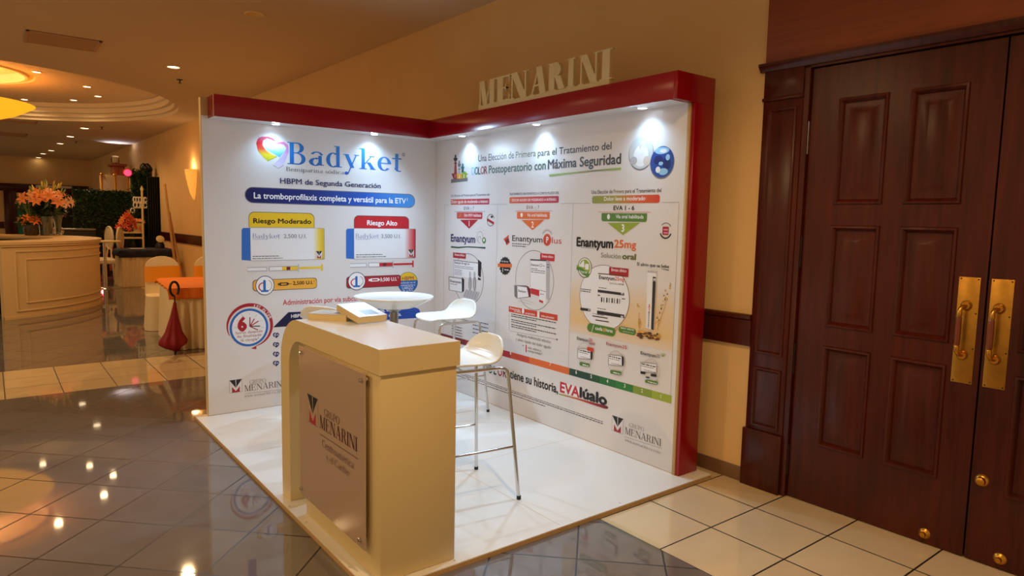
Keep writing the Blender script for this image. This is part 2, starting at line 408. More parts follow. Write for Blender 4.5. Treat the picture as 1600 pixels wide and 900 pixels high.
# ================================================================== HALL LIGHTS (real recessed fixtures)
def downlight(loc, label, energy, on=True, grp='recessed downlights in the hall ceiling', rad=.085, spotdeg=150):
    x, y, z = loc
    t = thing('ceiling_light', loc, label, 'ceiling light', grp, world=True)
    mb = MB(); mb.lathe([(rad*.8, -.001), (rad*.86, -.012), (rad, -.010), (rad*1.08, -.001)], loc, M['cream'], 28); mb.build('trim_ring', t)
    mb = MB(); mb.lathe([(0, -.0075), (rad*.82, -.006)], loc, M['lamp'] if on else M['offlamp'], 28); mb.build('lens', t)
    if energy: spot((x, y, z-.03), energy, WARM, spotdeg, .5, rad*.8).parent = None
    return t
M['offlamp'] = mat('unlit_lamp_lens', (206, 168, 96), .3)
dl = lambda px, py: tuple(onz(px, py, CZ))
downlight(dl(271, 104), 'bright recessed downlight nearest the booth, alone above the left panel end', 170)
downlight(dl(397, 21), 'unlit dull recessed downlight at the top edge, above the red booth header', 0, False)
for (px, py), lb in zip([(132, 200), (110, 213), (94, 224), (80, 235), (67.5, 240), (60, 246)],
        ['nearest lit downlight beyond the round ceiling recess', 'second lit downlight beyond the round ceiling recess', 'third lit downlight beyond the round ceiling recess, over the pale ceiling',
         'fourth lit downlight beyond the round recess', 'small fifth downlight far down the hall ceiling', 'farthest small downlight close to the end wall']):
    downlight(dl(px, py), lb, 0 if 'small' in lb else 70, rad=.1)
for (x, y), lb, e in [((1.3, -5.4), 'recessed downlight behind the viewer, in front of the double door', 191), ((-1.9, -5.7), 'recessed downlight out of view left of the booth counter', 191),
                   ((4.7, -5.3), 'recessed downlight behind the viewer at the right', 150), ((4.5, -1.9), 'recessed downlight above the cream floor by the double door', 190), ((-4.6, -5.2), 'recessed downlight out of view near the round bar', 130)]:
    downlight((x, y, CZ), lb, e, spotdeg=174 if e == 191 else 150)
RZ = CZ+.34
for (px, py), lb in zip([(57, 112), (136, 135), (153, 150), (115, 156), (38, 155)],
        ['nearest spotlight in the round ceiling recess, close to its front edge', 'second spotlight round the recess, left of the rightmost one', 'rightmost spotlight in the round ceiling recess', 'spotlight in the far half of the round recess', 'spotlight in the round recess just above the yellow bowl lamp']):
    downlight(tuple(onz(px, py, RZ)), lb, 30, grp='spotlights in the round ceiling recess', rad=.07)
# bowl pendant in the middle of the recess
amber = mat('amber_glass', (250, 176, 40), .3, emit=1.1, ecol=(255, 170, 30))
bz_ = 2.96
t = thing('pendant_bowl_lamp', (TC[0], TC[1], bz_), 'big amber glass bowl lamp hanging under the round ceiling recess', 'pendant lamp', world=True)
mb = MB(); mb.lathe([(0, 0), (.3, .02), (.7, .1), (1.05, .22), (1.28, .35), (1.31, .37), (1.26, .36), (.7, .14), (0, .05)], (TC[0], TC[1], bz_), amber, 48); mb.build('bowl', t)
mb = MB()
for a in range(3):
    q = a*2*PI/3; mb.tube([(TC[0]+1.2*math.cos(q), TC[1]+1.2*math.sin(q), bz_+.36), (TC[0]+.06*math.cos(q), TC[1]+.06*math.sin(q), CZ+.48)], .008, M['brass'], 6)
mb.build('suspension_rod', t)
mb = MB(); mb.lathe([(0, -.07), (.16, -.06), (.2, 0)], (TC[0], TC[1], CZ+.48), M['brass'], 24); mb.build('ceiling_plate', t)
l = bpy.data.lights.new('bowl_glow', 'POINT'); l.energy = 80; l.color = (1, .66, .3); l.shadow_soft_size = .3
o = bpy.data.objects.new('lamp_light', l); COL.objects.link(o); o.location = (TC[0], TC[1], bz_+.5)
# vents and sprinklers
def vent(c0, c1, c2, c3, label):
    P = [onz(*q, CZ) for q in (c0, c1, c2, c3)]
    cx = sum(p.x for p in P)/4; cy = sum(p.y for p in P)/4; hx = (abs(P[0].x-P[3].x)+abs(P[1].x-P[2].x))/4; hy = (abs(P[0].y-P[1].y)+abs(P[3].y-P[2].y))/4
    t = thing('ceiling_vent', (cx, cy, CZ), label, 'air vent', 'slotted air vents in the ceiling')
    vm = M['vent']
    mb = MB()
    for a, b in (((-hx, -hy), (hx, -hy+.035)), ((-hx, hy-.035), (hx, hy)), ((-hx, -hy), (-hx+.035, hy)), ((hx-.035, -hy), (hx, hy))): mb.box((a[0], a[1], -.014), (b[0], b[1], 0), vm, ch=.003)
    mb.build('frame', t)
    mb = MB(); mb.box((-hx, -hy, -.003), (hx, hy, -.001), M['ventback']); mb.build('backing', t)
    mb = MB(); k = 26
    for i in range(k):
        x = -hx+.05+(2*hx-.1)*i/(k-1); mb.add([(x-.008, -hy+.03, -.012), (x-.008, hy-.03, -.012), (x+.006, hy-.03, -.004), (x+.006, -hy+.03, -.004)], [(0, 1, 2, 3)], vm)
    mb.build('louvre', t, smooth=0)
M['vent'] = mat('vent_metal', (186, 150, 116), .5); M['ventback'] = mat('vent_duct', (92, 66, 48), .7)
vent((42, 46), (160, 64), (150, 80), (35, 64), 'large slotted air vent in the near ceiling at upper left')
vent((2, 185), (62, 190), (55, 193), (-5, 188), 'thin air vent behind the round ceiling recess, the nearer one')
vent((0, 207), (44, 208), (40, 213), (-4, 212), 'thin air vent farther down the hall ceiling')
for (px, py), lb in (((281, 124.5), 'black sprinkler head beside the nearest downlight'), ((159, 198.5), 'black sprinkler head right of the downlight beyond the recess'), ((119, 221), 'tiny black sprinkler head far down the pale ceiling')):
    c = onz(px, py, CZ); t = thing('sprinkler_head', c, lb, 'sprinkler', 'ceiling sprinklers')
    mb = MB(); mb.lathe([(.045, 0), (.045, -.006), (.012, -.01)], (0, 0, 0), M['black'], 16); mb.build('cover_ring', t)
    mb = MB(); mb.tube([(0, 0, -.004), (0, 0, -.05)], .009, M['black'], 8); mb.lathe([(0, -.05), (.03, -.052), (.03, -.055), (0, -.056)], (0, 0, 0), M['black'], 12); mb.build('deflector', t)
# wall sconce left of the booth
sx, sz = wl(303, 285); glass = mat('sconce_glass', (255, 196, 96), .4, emit=.6, ecol=(255, 178, 74))
SP = WX @ Vector((sx, 0, 1.86))
t = thing('wall_sconce', SP, 'glowing amber glass wall sconce shaped like a half cone', 'wall lamp', rz=TH)
mb = MB(); mb.lathe([(0, 0), (.05, .02), (.12, .12), (.19, .3), (.245, .48), (.27, .60), (.28, .62), (.27, .62), (.255, .6), (.1, .1)], (0, 0, 0), glass, 26, a0=PI, a1=2*PI, sc=(1, .6)); mb.build('shade', t)
mb = MB(); mb.box((-.06, -.02, .3), (.06, 0, .55), M['brass'], ch=.004); mb.build('bracket', t)
def glow(loc, e, col=WARM, rad=.08):
    l = bpy.data.lights.new('sconce_glow', 'POINT'); l.energy = e; l.color = col; l.shadow_soft_size = rad
    o = bpy.data.objects.new('lamp_light', l); COL.objects.link(o); o.location = loc
glow(WX @ Vector((sx, -.09, 2.56)), 6)

# ================================================================== PRINT AND LETTERING TOOLS
_txt = {}
def font_mesh(body):
    k = body
    if k not in _txt:
        c = bpy.data.curves.new('t', 'FONT'); c.body = body; c.size = 1; c.resolution_u = 3; c.fill_mode = 'FRONT'
        o = bpy.data.objects.new('t', c); COL.objects.link(o); bpy.context.view_layer.update()
        me = o.to_mesh(); vs_ = [(v.co.x, v.co.y) for v in me.vertices]; fs = [tuple(p.vertices) for p in me.polygons]
        o.to_mesh_clear(); bpy.data.objects.remove(o); bpy.data.curves.remove(c); _txt[k] = (vs_, fs)
    return _txt[k]
CAPH = max(v[1] for v in font_mesh('H')[0])
# a small roman (serif) face drawn from stems, hairlines and bowls; cap height 1
def serif_glyphs(Wd=.14, t=.045, xh=.64):
    G = {}; sf = .085; st = .04
    def bx(x0, y0, x1, y1): return [(x0, y0), (x1, y0), (x1, y1), (x0, y1)]
    def V(x, y0, y1, w=Wd, b='lr', tp='lr'):
        o = [bx(x, y0, x+w, y1)]
        for e, yy, hh in ((b, y0, y0+st), (tp, y1-st, y1)):
            if e: o.append(bx(x-(sf if 'l' in e else 0), yy, x+w+(sf if 'r' in e else 0), hh))
        return o
    def H(x0, x1, y, h=t): return [bx(x0, y, x1, y+h)]
    def D(x0, y0, x1, y1, w): return [[(x0, y0), (x0+w, y0), (x1+w, y1), (x1, y1)]]
    def SB(xc, y, up, wl_=.1): return [bx(xc-wl_, y-(0 if up else 0), xc+wl_, y+st)]
    def A(cx, cy, rx, ry, a0, a1, w=Wd, h=t, n=18):
        o = []
        for i in range(n):
            p, q = R(a0+(a1-a0)*i/n), R(a0+(a1-a0)*(i+1)/n)
            o.append([(cx+rx*math.cos(p), cy+ry*math.sin(p)), (cx+rx*math.cos(q), cy+ry*math.sin(q)), (cx+(rx-w)*math.cos(q), cy+(ry-h)*math.sin(q)), (cx+(rx-w)*math.cos(p), cy+(ry-h)*math.sin(p))])
        return o
    def dot(cx, cy, r): return [[(cx+r*math.cos(i*PI/6), cy+r*math.sin(i*PI/6)) for i in range(12)]]
    w = Wd
    G['I'] = (V(.1, 0, 1), w+.22)
    G['M'] = (V(.1, 0, 1, t, 'lr', 'l')+D(.1+t*.2, 1, .1+.36-w*.5, 0, w)+D(.1+.36-t*.5, 0, .76, 1, t)+V(.72, 0, 1, w, 'lr', 'r'), .72+w+.12)
    G['E'] = (V(.1, 0, 1, w, 'l', 'l')+H(.1, .66, 1-t)+H(.1, .68, 0)+H(.1, .5, .5)+[bx(.62, .74, .66, 1), bx(.64, 0, .68, .26), bx(.47, .38, .5, .66)], .78)
    G['N'] = (V(.1, 0, 1, t, 'lr', 'l')+D(.08, 1, .7-w+.08, 0, w+.02)+V(.7, 0, 1, t, '', 'lr'), .7+t+.12)
    G['A'] = (D(.1, 0, .40, 1, t)+D(.76-w, 0, .40-w*.35, 1, w)+H(.22, .6, .3)+SB(.12, 0, 1, .1)+SB(.78-w*.5, 0, 1, .13), .88)
    G['R'] = (V(.1, 0, 1, w, 'lr', 'l')+H(.1, .38, 1-t)+H(.1, .4, .48)+A(.38, .74, .26, .262, -90, 90, w)+D(.38, .5, .66-w*.3, 0, w)+SB(.72, 0, 1, .09), .82)
    G['G'] = (A(.46, .5, .42, .52, 40, 320, w)+V(.66, 0.02, .4, w*.8, '', 'lr')+[bx(.76, .66, .79, .98)], .9)
    G['U'] = (V(.1, .3, 1, w, '', 'lr')+A(.1+.28, .3, .28, .32, 180, 360, w*.8)+V(.66-t, .3, 1, t, '', 'lr'), .8)
    G['P'] = (V(.1, 0, 1, w, 'lr', 'l')+H(.1, .38, 1-t)+H(.1, .38, .46)+A(.38, .73, .27, .272, -90, 90, w), .72)
    G['O'] = (A(.47, .5, .43, .52, 0, 360, w, t, 32), .94)
    G['B'] = (V(.1, 0, 1, w, 'l', 'l')+H(.1, .4, 1-t)+H(.1, .4, .5)+H(.1, .42, 0)+A(.38, .765, .25, .237, -90, 90, w)+A(.4, .265, .29, .267, -90, 90, w), .76)
    G['C'] = (A(.46, .5, .42, .52, 42, 318, w)+[bx(.74, .66, .77, .98)], .86)
    x = xh
    G['a'] = (V(.42, 0.03, x*.72, w*.85, 'r', '')+A(.36, x*.72, .2+w*.3, x*.29, 10, 160, w*.7)+A(.30, x*.27, .24, x*.28, 60, 350, w)+H(.3, .46, x*.5), .66)
    G['b'] = (V(.1, 0, 1, w*.9, '', 'l')+A(.36, x/2, .3, x/2+.02, -130, 130, w), .72)
    G['c'] = (A(.36, x/2, .3, x/2+.02, 45, 318, w)+dot(.54, x*.78, w*.5), .64)
    G['d'] = (V(.46, 0, 1, w*.9, 'r', 'l')+A(.34, x/2, .28, x/2+.02, 55, 305, w), .74)
    G['e'] = (A(.36, x/2, .3, x/2+.02, 0, 318, w)+H(.12, .62, x*.5), .68)
    G['i'] = (V(.12, 0, x, w*.9, 'lr', 'l')+dot(.12+w*.45, x+.22, w*.6), w+.24)
    G['k'] = (V(.1, 0, 1, w*.9, 'lr', 'l')+D(.2, x*.36, .5, x, t)+D(.32, x*.52, .52, 0, w)+SB(.54, x-st, 1, .11)+SB(.58, 0, 1, .12), .72)
    G['l'] = (V(.12, 0, 1, w*.9, 'lr', 'l'), w+.24)
    G['n'] = (V(.1, 0, x, w*.9, 'lr', 'l')+A(.36, x*.66, .21+w*.45, x*.36, 0, 150, w*.9)+V(.57-w*.45, 0, x*.68, w*.9, 'lr', ''), .76)
    G['m'] = (V(.1, 0, x, w*.9, 'lr', 'l')+A(.33, x*.68, .2+w*.3, x*.34, 0, 150, w*.9)+V(.53-w*.6, 0, x*.7, w*.9, 'lr', '')+A(.72, x*.68, .2+w*.3, x*.34, 0, 150, w*.9)+V(.92-w*.6, 0, x*.7, w*.9, 'lr', ''), 1.12)
    G['o'] = (A(.36, x/2, .3, x/2+.02, 0, 360, w, t, 24), .72)
    G['p'] = (V(.1, -.32, x, w*.9, 'lr', 'l')+A(.36, x/2, .3, x/2+.02, -130, 130, w), .74)
    G['r'] = (V(.1, 0, x, w*.9, 'lr', 'l')+A(.36, x*.62, .2, x*.4, 75, 160, w*.8)+dot(.42, x*.88, w*.55), .54)
    G['s'] = (A(.28, x*.74, .2, x*.28, 40, 250, w*.8)+A(.28, x*.26, .2, x*.28, -140, 70, w*.8)+D(.16, x*.62, .28, x*.32, w), .54)
    G['t'] = (V(.16, .06, x+.22, w*.9, '', '')+A(.34, .16, .18+w*.2, .18, 180, 300, w*.8)+H(.02, .44, x-t*1.2, t*1.2), .5)
    G['w'] = (D(.22, 0, .04, x, w)+D(.24, 0, .38, x, t)+D(.56, 0, .38, x, w)+D(.58, 0, .74, x, t)+SB(.08, x-st, 1, .09)+SB(.78, x-st, 1, .08), .88)
    G['y'] = (D(.3, 0.02, .06, x, w)+D(.16, -.3, .52, x, t)+SB(.12, x-st, 1, .12)+SB(.55, x-st, 1, .1)+dot(.13, -.25, w*.5), .66)
    G['u'] = (V(.1, .2, x, w*.9, '', 'l')+A(.34, .2, .24, .22, 180, 360, w*.7)+V(.5, 0, x, w*.9, 'r', 'l'), .76)
    ac = [[(.3, x+.1), (.36, x+.1), (.5, x+.3), (.4, x+.3)]]
    G['ó'] = (G['o'][0]+ac, .72); G['é'] = (G['e'][0]+ac, .68)
    G['h'] = (V(.1, 0, 1, w*.9, 'lr', 'l')+A(.36, x*.66, .21+w*.45, x*.36, 0, 150, w*.9)+V(.57-w*.45, 0, x*.68, w*.9, 'lr', ''), .76)
    G[' '] = ([], .34); G['.'] = (dot(.12, .06, w*.5), .26); G['-'] = (H(.04, .3, x*.45), .36)
    return G
SER = serif_glyphs(); SERL = serif_glyphs(.10, .035); SERB = serif_glyphs(.24, .05)
def serif_polys(body, G=SER):
    x = 0; o = []
    for ch in body:
        g, adv = G.get(ch, G['.']); o += [[(px+x, py) for px, py in pl] for pl in g]; x += adv
    return o, x
class Print:
    'flat printing on a board: (u, v) board coordinates, drawn in thin layers in front of it'
    def __init__(s, to3, topx, mb): s.to3, s.topx, s.mb, s.n = to3, topx, mb, 0
    def lay(s): s.n += 1; return .0006+.00002*s.n
    def poly(s, pts, m_, px=True, d=None):
        if px: pts = [s.topx(*p) for p in pts]
        d = s.lay() if d is None else d
        s.mb.add([s.to3(u, v, d) for u, v in pts], [tuple(range(len(pts)))], m_); return d
    def rect(s, x0, x1, yt, yb, m_, at=None, r=0, corners='abcd', d=None):
        'level rectangle; pixels x0..x1, yt/yb measured at pixel column `at` (default left)'
        at = x0 if at is None else at
        u0 = s.topx(x0, (yt+yb)/2)[0]; u1 = s.topx(x1, (yt+yb)/2)[0]; v1 = s.topx(at, yt)[1]; v0 = s.topx(at, yb)[1]
        return s.urect(u0, u1, v0, v1, m_, r, corners, d)
    def urect(s, u0, u1, v0, v1, m_, r=0, corners='abcd', d=None):
        if r <= 0: return s.poly([(u0, v0), (u1, v0), (u1, v1), (u0, v1)], m_, False, d)
        r = min(r, (v1-v0)/2, (u1-u0)/2); P = []
        for k, (cx, cy, a0, px, py) in zip('abcd', ((u1-r, v1-r, 0, u1, v1), (u0+r, v1-r, 90, u0, v1), (u0+r, v0+r, 180, u0, v0), (u1-r, v0+r, 270, u1, v0))):
            if k in corners: P += [(cx+r*math.cos(R(a0+q*15)), cy+r*math.sin(R(a0+q*15))) for q in range(7)]
            else: P.append((px, py))
        return s.poly(P, m_, False, d)
    def ell(s, px, py, rx, ry, m_, a0=0, a1=360, inner=None, n=36, d=None):
        'ellipse (or ring, inner = 0..1) whose pixel radii are rx, ry at its centre'
        c = s.topx(px, py); ru = abs(s.topx(px+rx, py)[0]-s.topx(px-rx, py)[0])/2; rv = abs(s.topx(px, py-ry)[1]-s.topx(px, py+ry)[1])/2
        d = s.lay() if d is None else d
        pt = lambda a, k: (c[0]+ru*k*math.cos(R(a)), c[1]+rv*k*math.sin(R(a)))
        if inner is None: return s.poly([pt(a0+(a1-a0)*i/n, 1) for i in range(n+(0 if a1-a0 == 360 else 1))], m_, False, d)
        for i in range(n):
            a, b = a0+(a1-a0)*i/n, a0+(a1-a0)*(i+1)/n
            s.poly([pt(a, 1), pt(b, 1), pt(b, inner), pt(a, inner)], m_, False, d)
        return d
    def line(s, pts, w, m_, d=None):
        'thin line through pixel points, width w in pixels'
        d = s.lay() if d is None else d
        k = .0042 if s.kind == 'L' else .0035
        P = [s.topx(*p) for p in pts]
        for a, b in zip(P, P[1:]):
            L = math.hypot(b[0]-a[0], b[1]-a[1]) or 1; nx, ny = -(b[1]-a[1])/L*w*k/2, (b[0]-a[0])/L*w*k/2
            s.poly([(a[0]+nx, a[1]+ny), (b[0]+nx, b[1]+ny), (b[0]-nx, b[1]-ny), (a[0]-nx, a[1]-ny)], m_, False, d)
    def text(s, body, x0, y0, x1, y1, h, m_, bold=0.0, serif=None, d=None, colors=None):
        'baseline from pixel (x0,y0) to (x1,y1), capital height h pixels at the left'
        u0, v0 = s.topx(x0, y0); u1, v1 = s.topx(x1, y1); v = (v0+v1)/2; H = s.topx(x0, y0-h)[1]-v0; d = s.lay() if d is None else d
        if serif:
            pl, wd = serif_polys(body, serif); k = (u1-u0)/wd
            for i, q in enumerate(pl): s.poly([(u0+x*k, v+y*H) for x, y in q], m_, False, d+.000008*i)
            s.n += len(pl)//3
            return
        vs_, fs = font_mesh(body)
        a = min(p[0] for p in vs_); b = max(p[0] for p in vs_); k = (u1-u0)/(b-a); kv = H/CAPH
        if len(body) == 1: uc = (u0+u1)/2; k = min(k, kv*.9); u0 = uc-(b-a)*k/2
        for sh in ((0, 0),) if bold < .008 else ((-bold, 0), (bold, 0), (0, bold), (0, -bold)): s.mb.add([s.to3(u0+(x-a+sh[0])*k, v+(y+sh[1])*kv, d) for x, y in vs_], fs, m_); d = s.lay()
    def arctext(s, body, px, py, rad, a0, a1, h, m_, bold=.01):
        c = s.topx(px, py); d = s.lay(); rr = abs(s.topx(px+rad, py)[0]-s.topx(px-rad, py)[0])/2; H = s.topx(px, py-h)[1]-c[1]
        for i, ch in enumerate(body):
            if ch == ' ': continue
            a = R(a0+(a1-a0)*i/(len(body)-1)); vs_, fs = font_mesh(ch); k = H/CAPH
            mx_ = (min(p[0] for p in vs_)+max(p[0] for p in vs_))/2; q = a-PI/2; o = []
            for x, y in vs_:
                x, y = (x-mx_)*k, y*k; o.append(s.to3(c[0]+rr*math.cos(a)+x*math.cos(q)-y*math.sin(q), c[1]+rr*math.sin(a)+x*math.sin(q)+y*math.cos(q), d))
            s.mb.add(o, fs, m_)
    def fine(s, x0, y0, x1, y1, h, m_, seed=1):
        'illegible fine print: a row of uneven little dashes'
        rnd = random.Random(seed*7919+int(x0*13+y0)); u0, v0 = s.topx(x0, y0); u1, v1 = s.topx(x1, y1); v = (v0+v1)/2; H = s.topx(x0, y0-h)[1]-v0; d = s.lay(); u = u0
        while u < u1:
            w = (.6+rnd.random()*2.2)*H*1.3; w = min(w, u1-u)
            s.poly([(u, v), (u+w, v), (u+w, v+H*.62), (u, v+H*.62)], m_, False, d); u += w+H*.55
    def mlogo(s, x0, x1, yt, yb, at=None, dark=None):
        at = x0 if at is None else at
        u0 = s.topx(x0, (yt+yb)/2)[0]; u1 = s.topx(x1, (yt+yb)/2)[0]; v1 = s.topx(at, yt)[1]; v0 = s.topx(at, yb)[1]; d = s.lay()
        f = lambda *p: [(u0+(u1-u0)*x, v0+(v1-v0)*y) for x, y in p]
        s.poly(f((0, 0), (1, 0), (1, 1), (0, 1)), P_['grey'], False, d); d = s.lay()
        s.poly(f((.02, .02), (.98, .02), (.98, .98), (.02, .98)), P_['paper'] if dark is None else dark, False, d); d = s.lay()
        s.poly(f((.02, .98), (.47, .98), (.47, .5), (.5, .36)), P_['ink'], False, d); s.poly(f((.98, .98), (.53, .98), (.53, .5), (.5, .36)), P_['ink'], False, d)
        s.poly(f((.47, .98), (.47, .5), (.5, .36)), P_['ink'], False, d+.00001)
        s.poly(f((.49, .95), (.51, .95), (.505, .5), (.495, .5)), P_['paper'] if dark is None else dark, False, d+.00003)
        s.poly(f((.2, .02), (.8, .02), (.8, .46), (.5, .1), (.2, .46)), P_['crimson'], False, d)
def pm(n, *c): return mat('print_'+n, c, .35)
P_ = dict(ink=pm('black', 18, 16, 18), grey=pm('grey', 120, 118, 122), lgrey=pm('light_grey', 186, 184, 188), paper=M['board'], navy=pm('navy', 24, 32, 96), blue=pm('blue', 34, 104, 190), midblue=pm('mid_blue', 48, 110, 200),
    crimson=pm('crimson', 172, 24, 40), redd=pm('red', 200, 34, 44), dred=pm('dark_red', 120, 16, 34), yellow=pm('yellow', 240, 200, 40), amber=pm('amber', 240, 176, 60), orange=pm('orange', 226, 106, 40), ored=pm('orange_red', 206, 66, 36),
    dgreen=pm('dark_green', 34, 80, 60), green=pm('green', 60, 130, 60), mgreen=pm('mid_green', 84, 130, 44), olive=pm('olive', 148, 170, 44), teal=pm('teal', 24, 110, 120), dkolive=pm('dark_olive', 108, 112, 66), white=pm('white', 244, 244, 246), pack=pm('pack_white', 238, 238, 242),
    brownred=pm('brown_red', 160, 70, 66), char=pm('charcoal', 48, 44, 46), brown=pm('brown', 112, 60, 30), gold=pm('gold', 206, 158, 60), lblue=pm('pale_blue', 150, 200, 232), lav=pm('lavender', 200, 186, 222), pink=pm('pink', 222, 150, 190))
# ================================================================== BOOTH
BW, BD, HT, HB, HE = 2.876, 2.04, 2.44, 2.281, .176
booth = thing('exhibition_booth', (1.5, -1.0, FZ), 'corner exhibition booth with two printed white walls, red header and white platform floor', 'exhibition booth', world=True)
mb = MB()
mb.box((-.075, -2.128, FZ), (3.022, .2, -.004), M['edge']); mb.box((-.073, -2.126, -.004), (3.02, .199, 0), M['white'])
for (a, b) in (((1.0, -2.12), (1.0, .1)), ((2.0, -2.12), (2.0, .1))): mb.box((a[0]-.0012, a[1], 0), (a[0]+.0012, b[1], .0003), M['edge'])
for y in (-1.06, ): mb.box((-.05, y-.0012, 0), (3.0, y+.0012, .0003), M['edge'])
for x, y in ((.5, -2.09), (1.98, -2.108), (2.22, -2.105), (2.99, -1.7), (2.99, -.6), (2.9, -2.1)): mb.lathe([(0, .0008), (.006, .0006)], (x, y, 0), M['edge'], 10)
mb.build('platform', booth)
# --- left wall
def L3(u, v, d): return (d, u, v)
def LP(px, py): p = onx(px, py, 0.0); return p.y, p.z
def R3(u, v, d): return (u, -d, v)
def RP(px, py): p = ony(px, py, 0.0); return p.x, p.z
mb = MB(); mb.box((-.06, -BD, 0), (-.0015, .14, HT-.002), M['edge']); mb.box((-.0015, -BD+.001, .004), (0, 0, HB+.02), M['board'])
mb.box((-.06, -BD-.0012, 0), (-.012, -BD, HT-.004), M['cream'])
K = Print(L3, LP, mb); K.kind = 'L'
ribbon1 = ramp_mat('print_heart_red_yellow', 2, LP(418, 251)[1], LP(410, 215)[1], [(196, 206, 40), (226, 200, 50), (224, 80, 56), (214, 46, 52), (206, 80, 110)])
ribbon2 = ramp_mat('print_heart_pink_lilac', 2, LP(436, 262)[1], LP(438, 222)[1], [(226, 218, 236), (196, 182, 222), (206, 150, 206), (222, 120, 170)])
heartin = ramp_mat('print_heart_blue', 2, LP(436, 246)[1], LP(430, 222)[1], [(90, 170, 226), (130, 200, 236), (214, 236, 246), (228, 244, 250)])
wordm = ramp_mat('print_wordmark_blue', 2, LP(540, 274)[1], LP(540, 226)[1], [(22, 84, 172), (34, 120, 208), (40, 140, 222)])
c8 = lambda L_: [(390+x/6.4, 190+y/6.4) for x, y in L_]
K.poly(c8([(265, 205), (235, 168), (185, 150), (120, 150), (80, 172), (66, 215), (82, 290), (125, 345), (180, 396), (277, 350), (225, 330), (160, 285), (128, 235), (134, 190), (172, 168), (222, 182)]), ribbon1)
K.poly(c8([(140, 195), (172, 172), (222, 186), (262, 214), (300, 222), (345, 235), (370, 270), (345, 305), (300, 358), (255, 330), (170, 285), (135, 235)]), heartin)
K.poly(c8([(255, 228), (295, 203), (345, 203), (385, 235), (392, 300), (365, 370), (335, 440), (290, 468), (234, 435), (275, 395), (318, 350), (352, 300), (365, 265), (340, 232), (300, 225)]), ribbon2)
K.line(c8([(85, 148), (140, 195), (260, 268)]), .8, P_['grey']); K.line(c8([(180, 396), (277, 350)]), .6, P_['grey']); K.line(c8([(234, 435), (290, 468), (340, 436)]), .6, P_['grey'])
K.text('Badyket', 448.6, 255.8, 629, 268.5, 34.5, wordm, serif=serif_glyphs(.155, .05, .66))
K.ell(630.5, 241.5, 2.2, 2.6, P_['grey'], inner=.75); K.text('R', 629.6, 243, 631.6, 243.2, 2.6, P_['grey'])
K.text('Bemiparina sódica', 447, 266.8, 537.7, 272.8, 6.4, P_['char'], serif=SERL)
K.text('HBPM de Segunda Generación', 437.7, 286, 594.4, 294.6, 8.2, P_['navy'], .012)
K.n = 0
ban = ramp_mat('print_banner_blue', 1, LP(390, 300)[0], LP(645, 315)[0], [(16, 26, 92), (22, 44, 128), (28, 84, 186), (70, 150, 226)])
a = LP(382, 292); b = LP(648.5, 326)
v1, v0 = LP(400, 293)[1], LP(400, 316.8)[1]
K.urect(a[0], b[0], v0-.004, v1+.004, P_['grey'], .2); K.urect(a[0]+.006, b[0]-.006, v0+.002, v1-.002, ban, .2)
K.text('La tromboprofilaxis completa y versátil para la ETV', 396.8, 309.4, 634, 318.4, 9.2, P_['white'], .022); K.text('1', 635.5, 314, 637, 314, 4.5, P_['white'], .02)
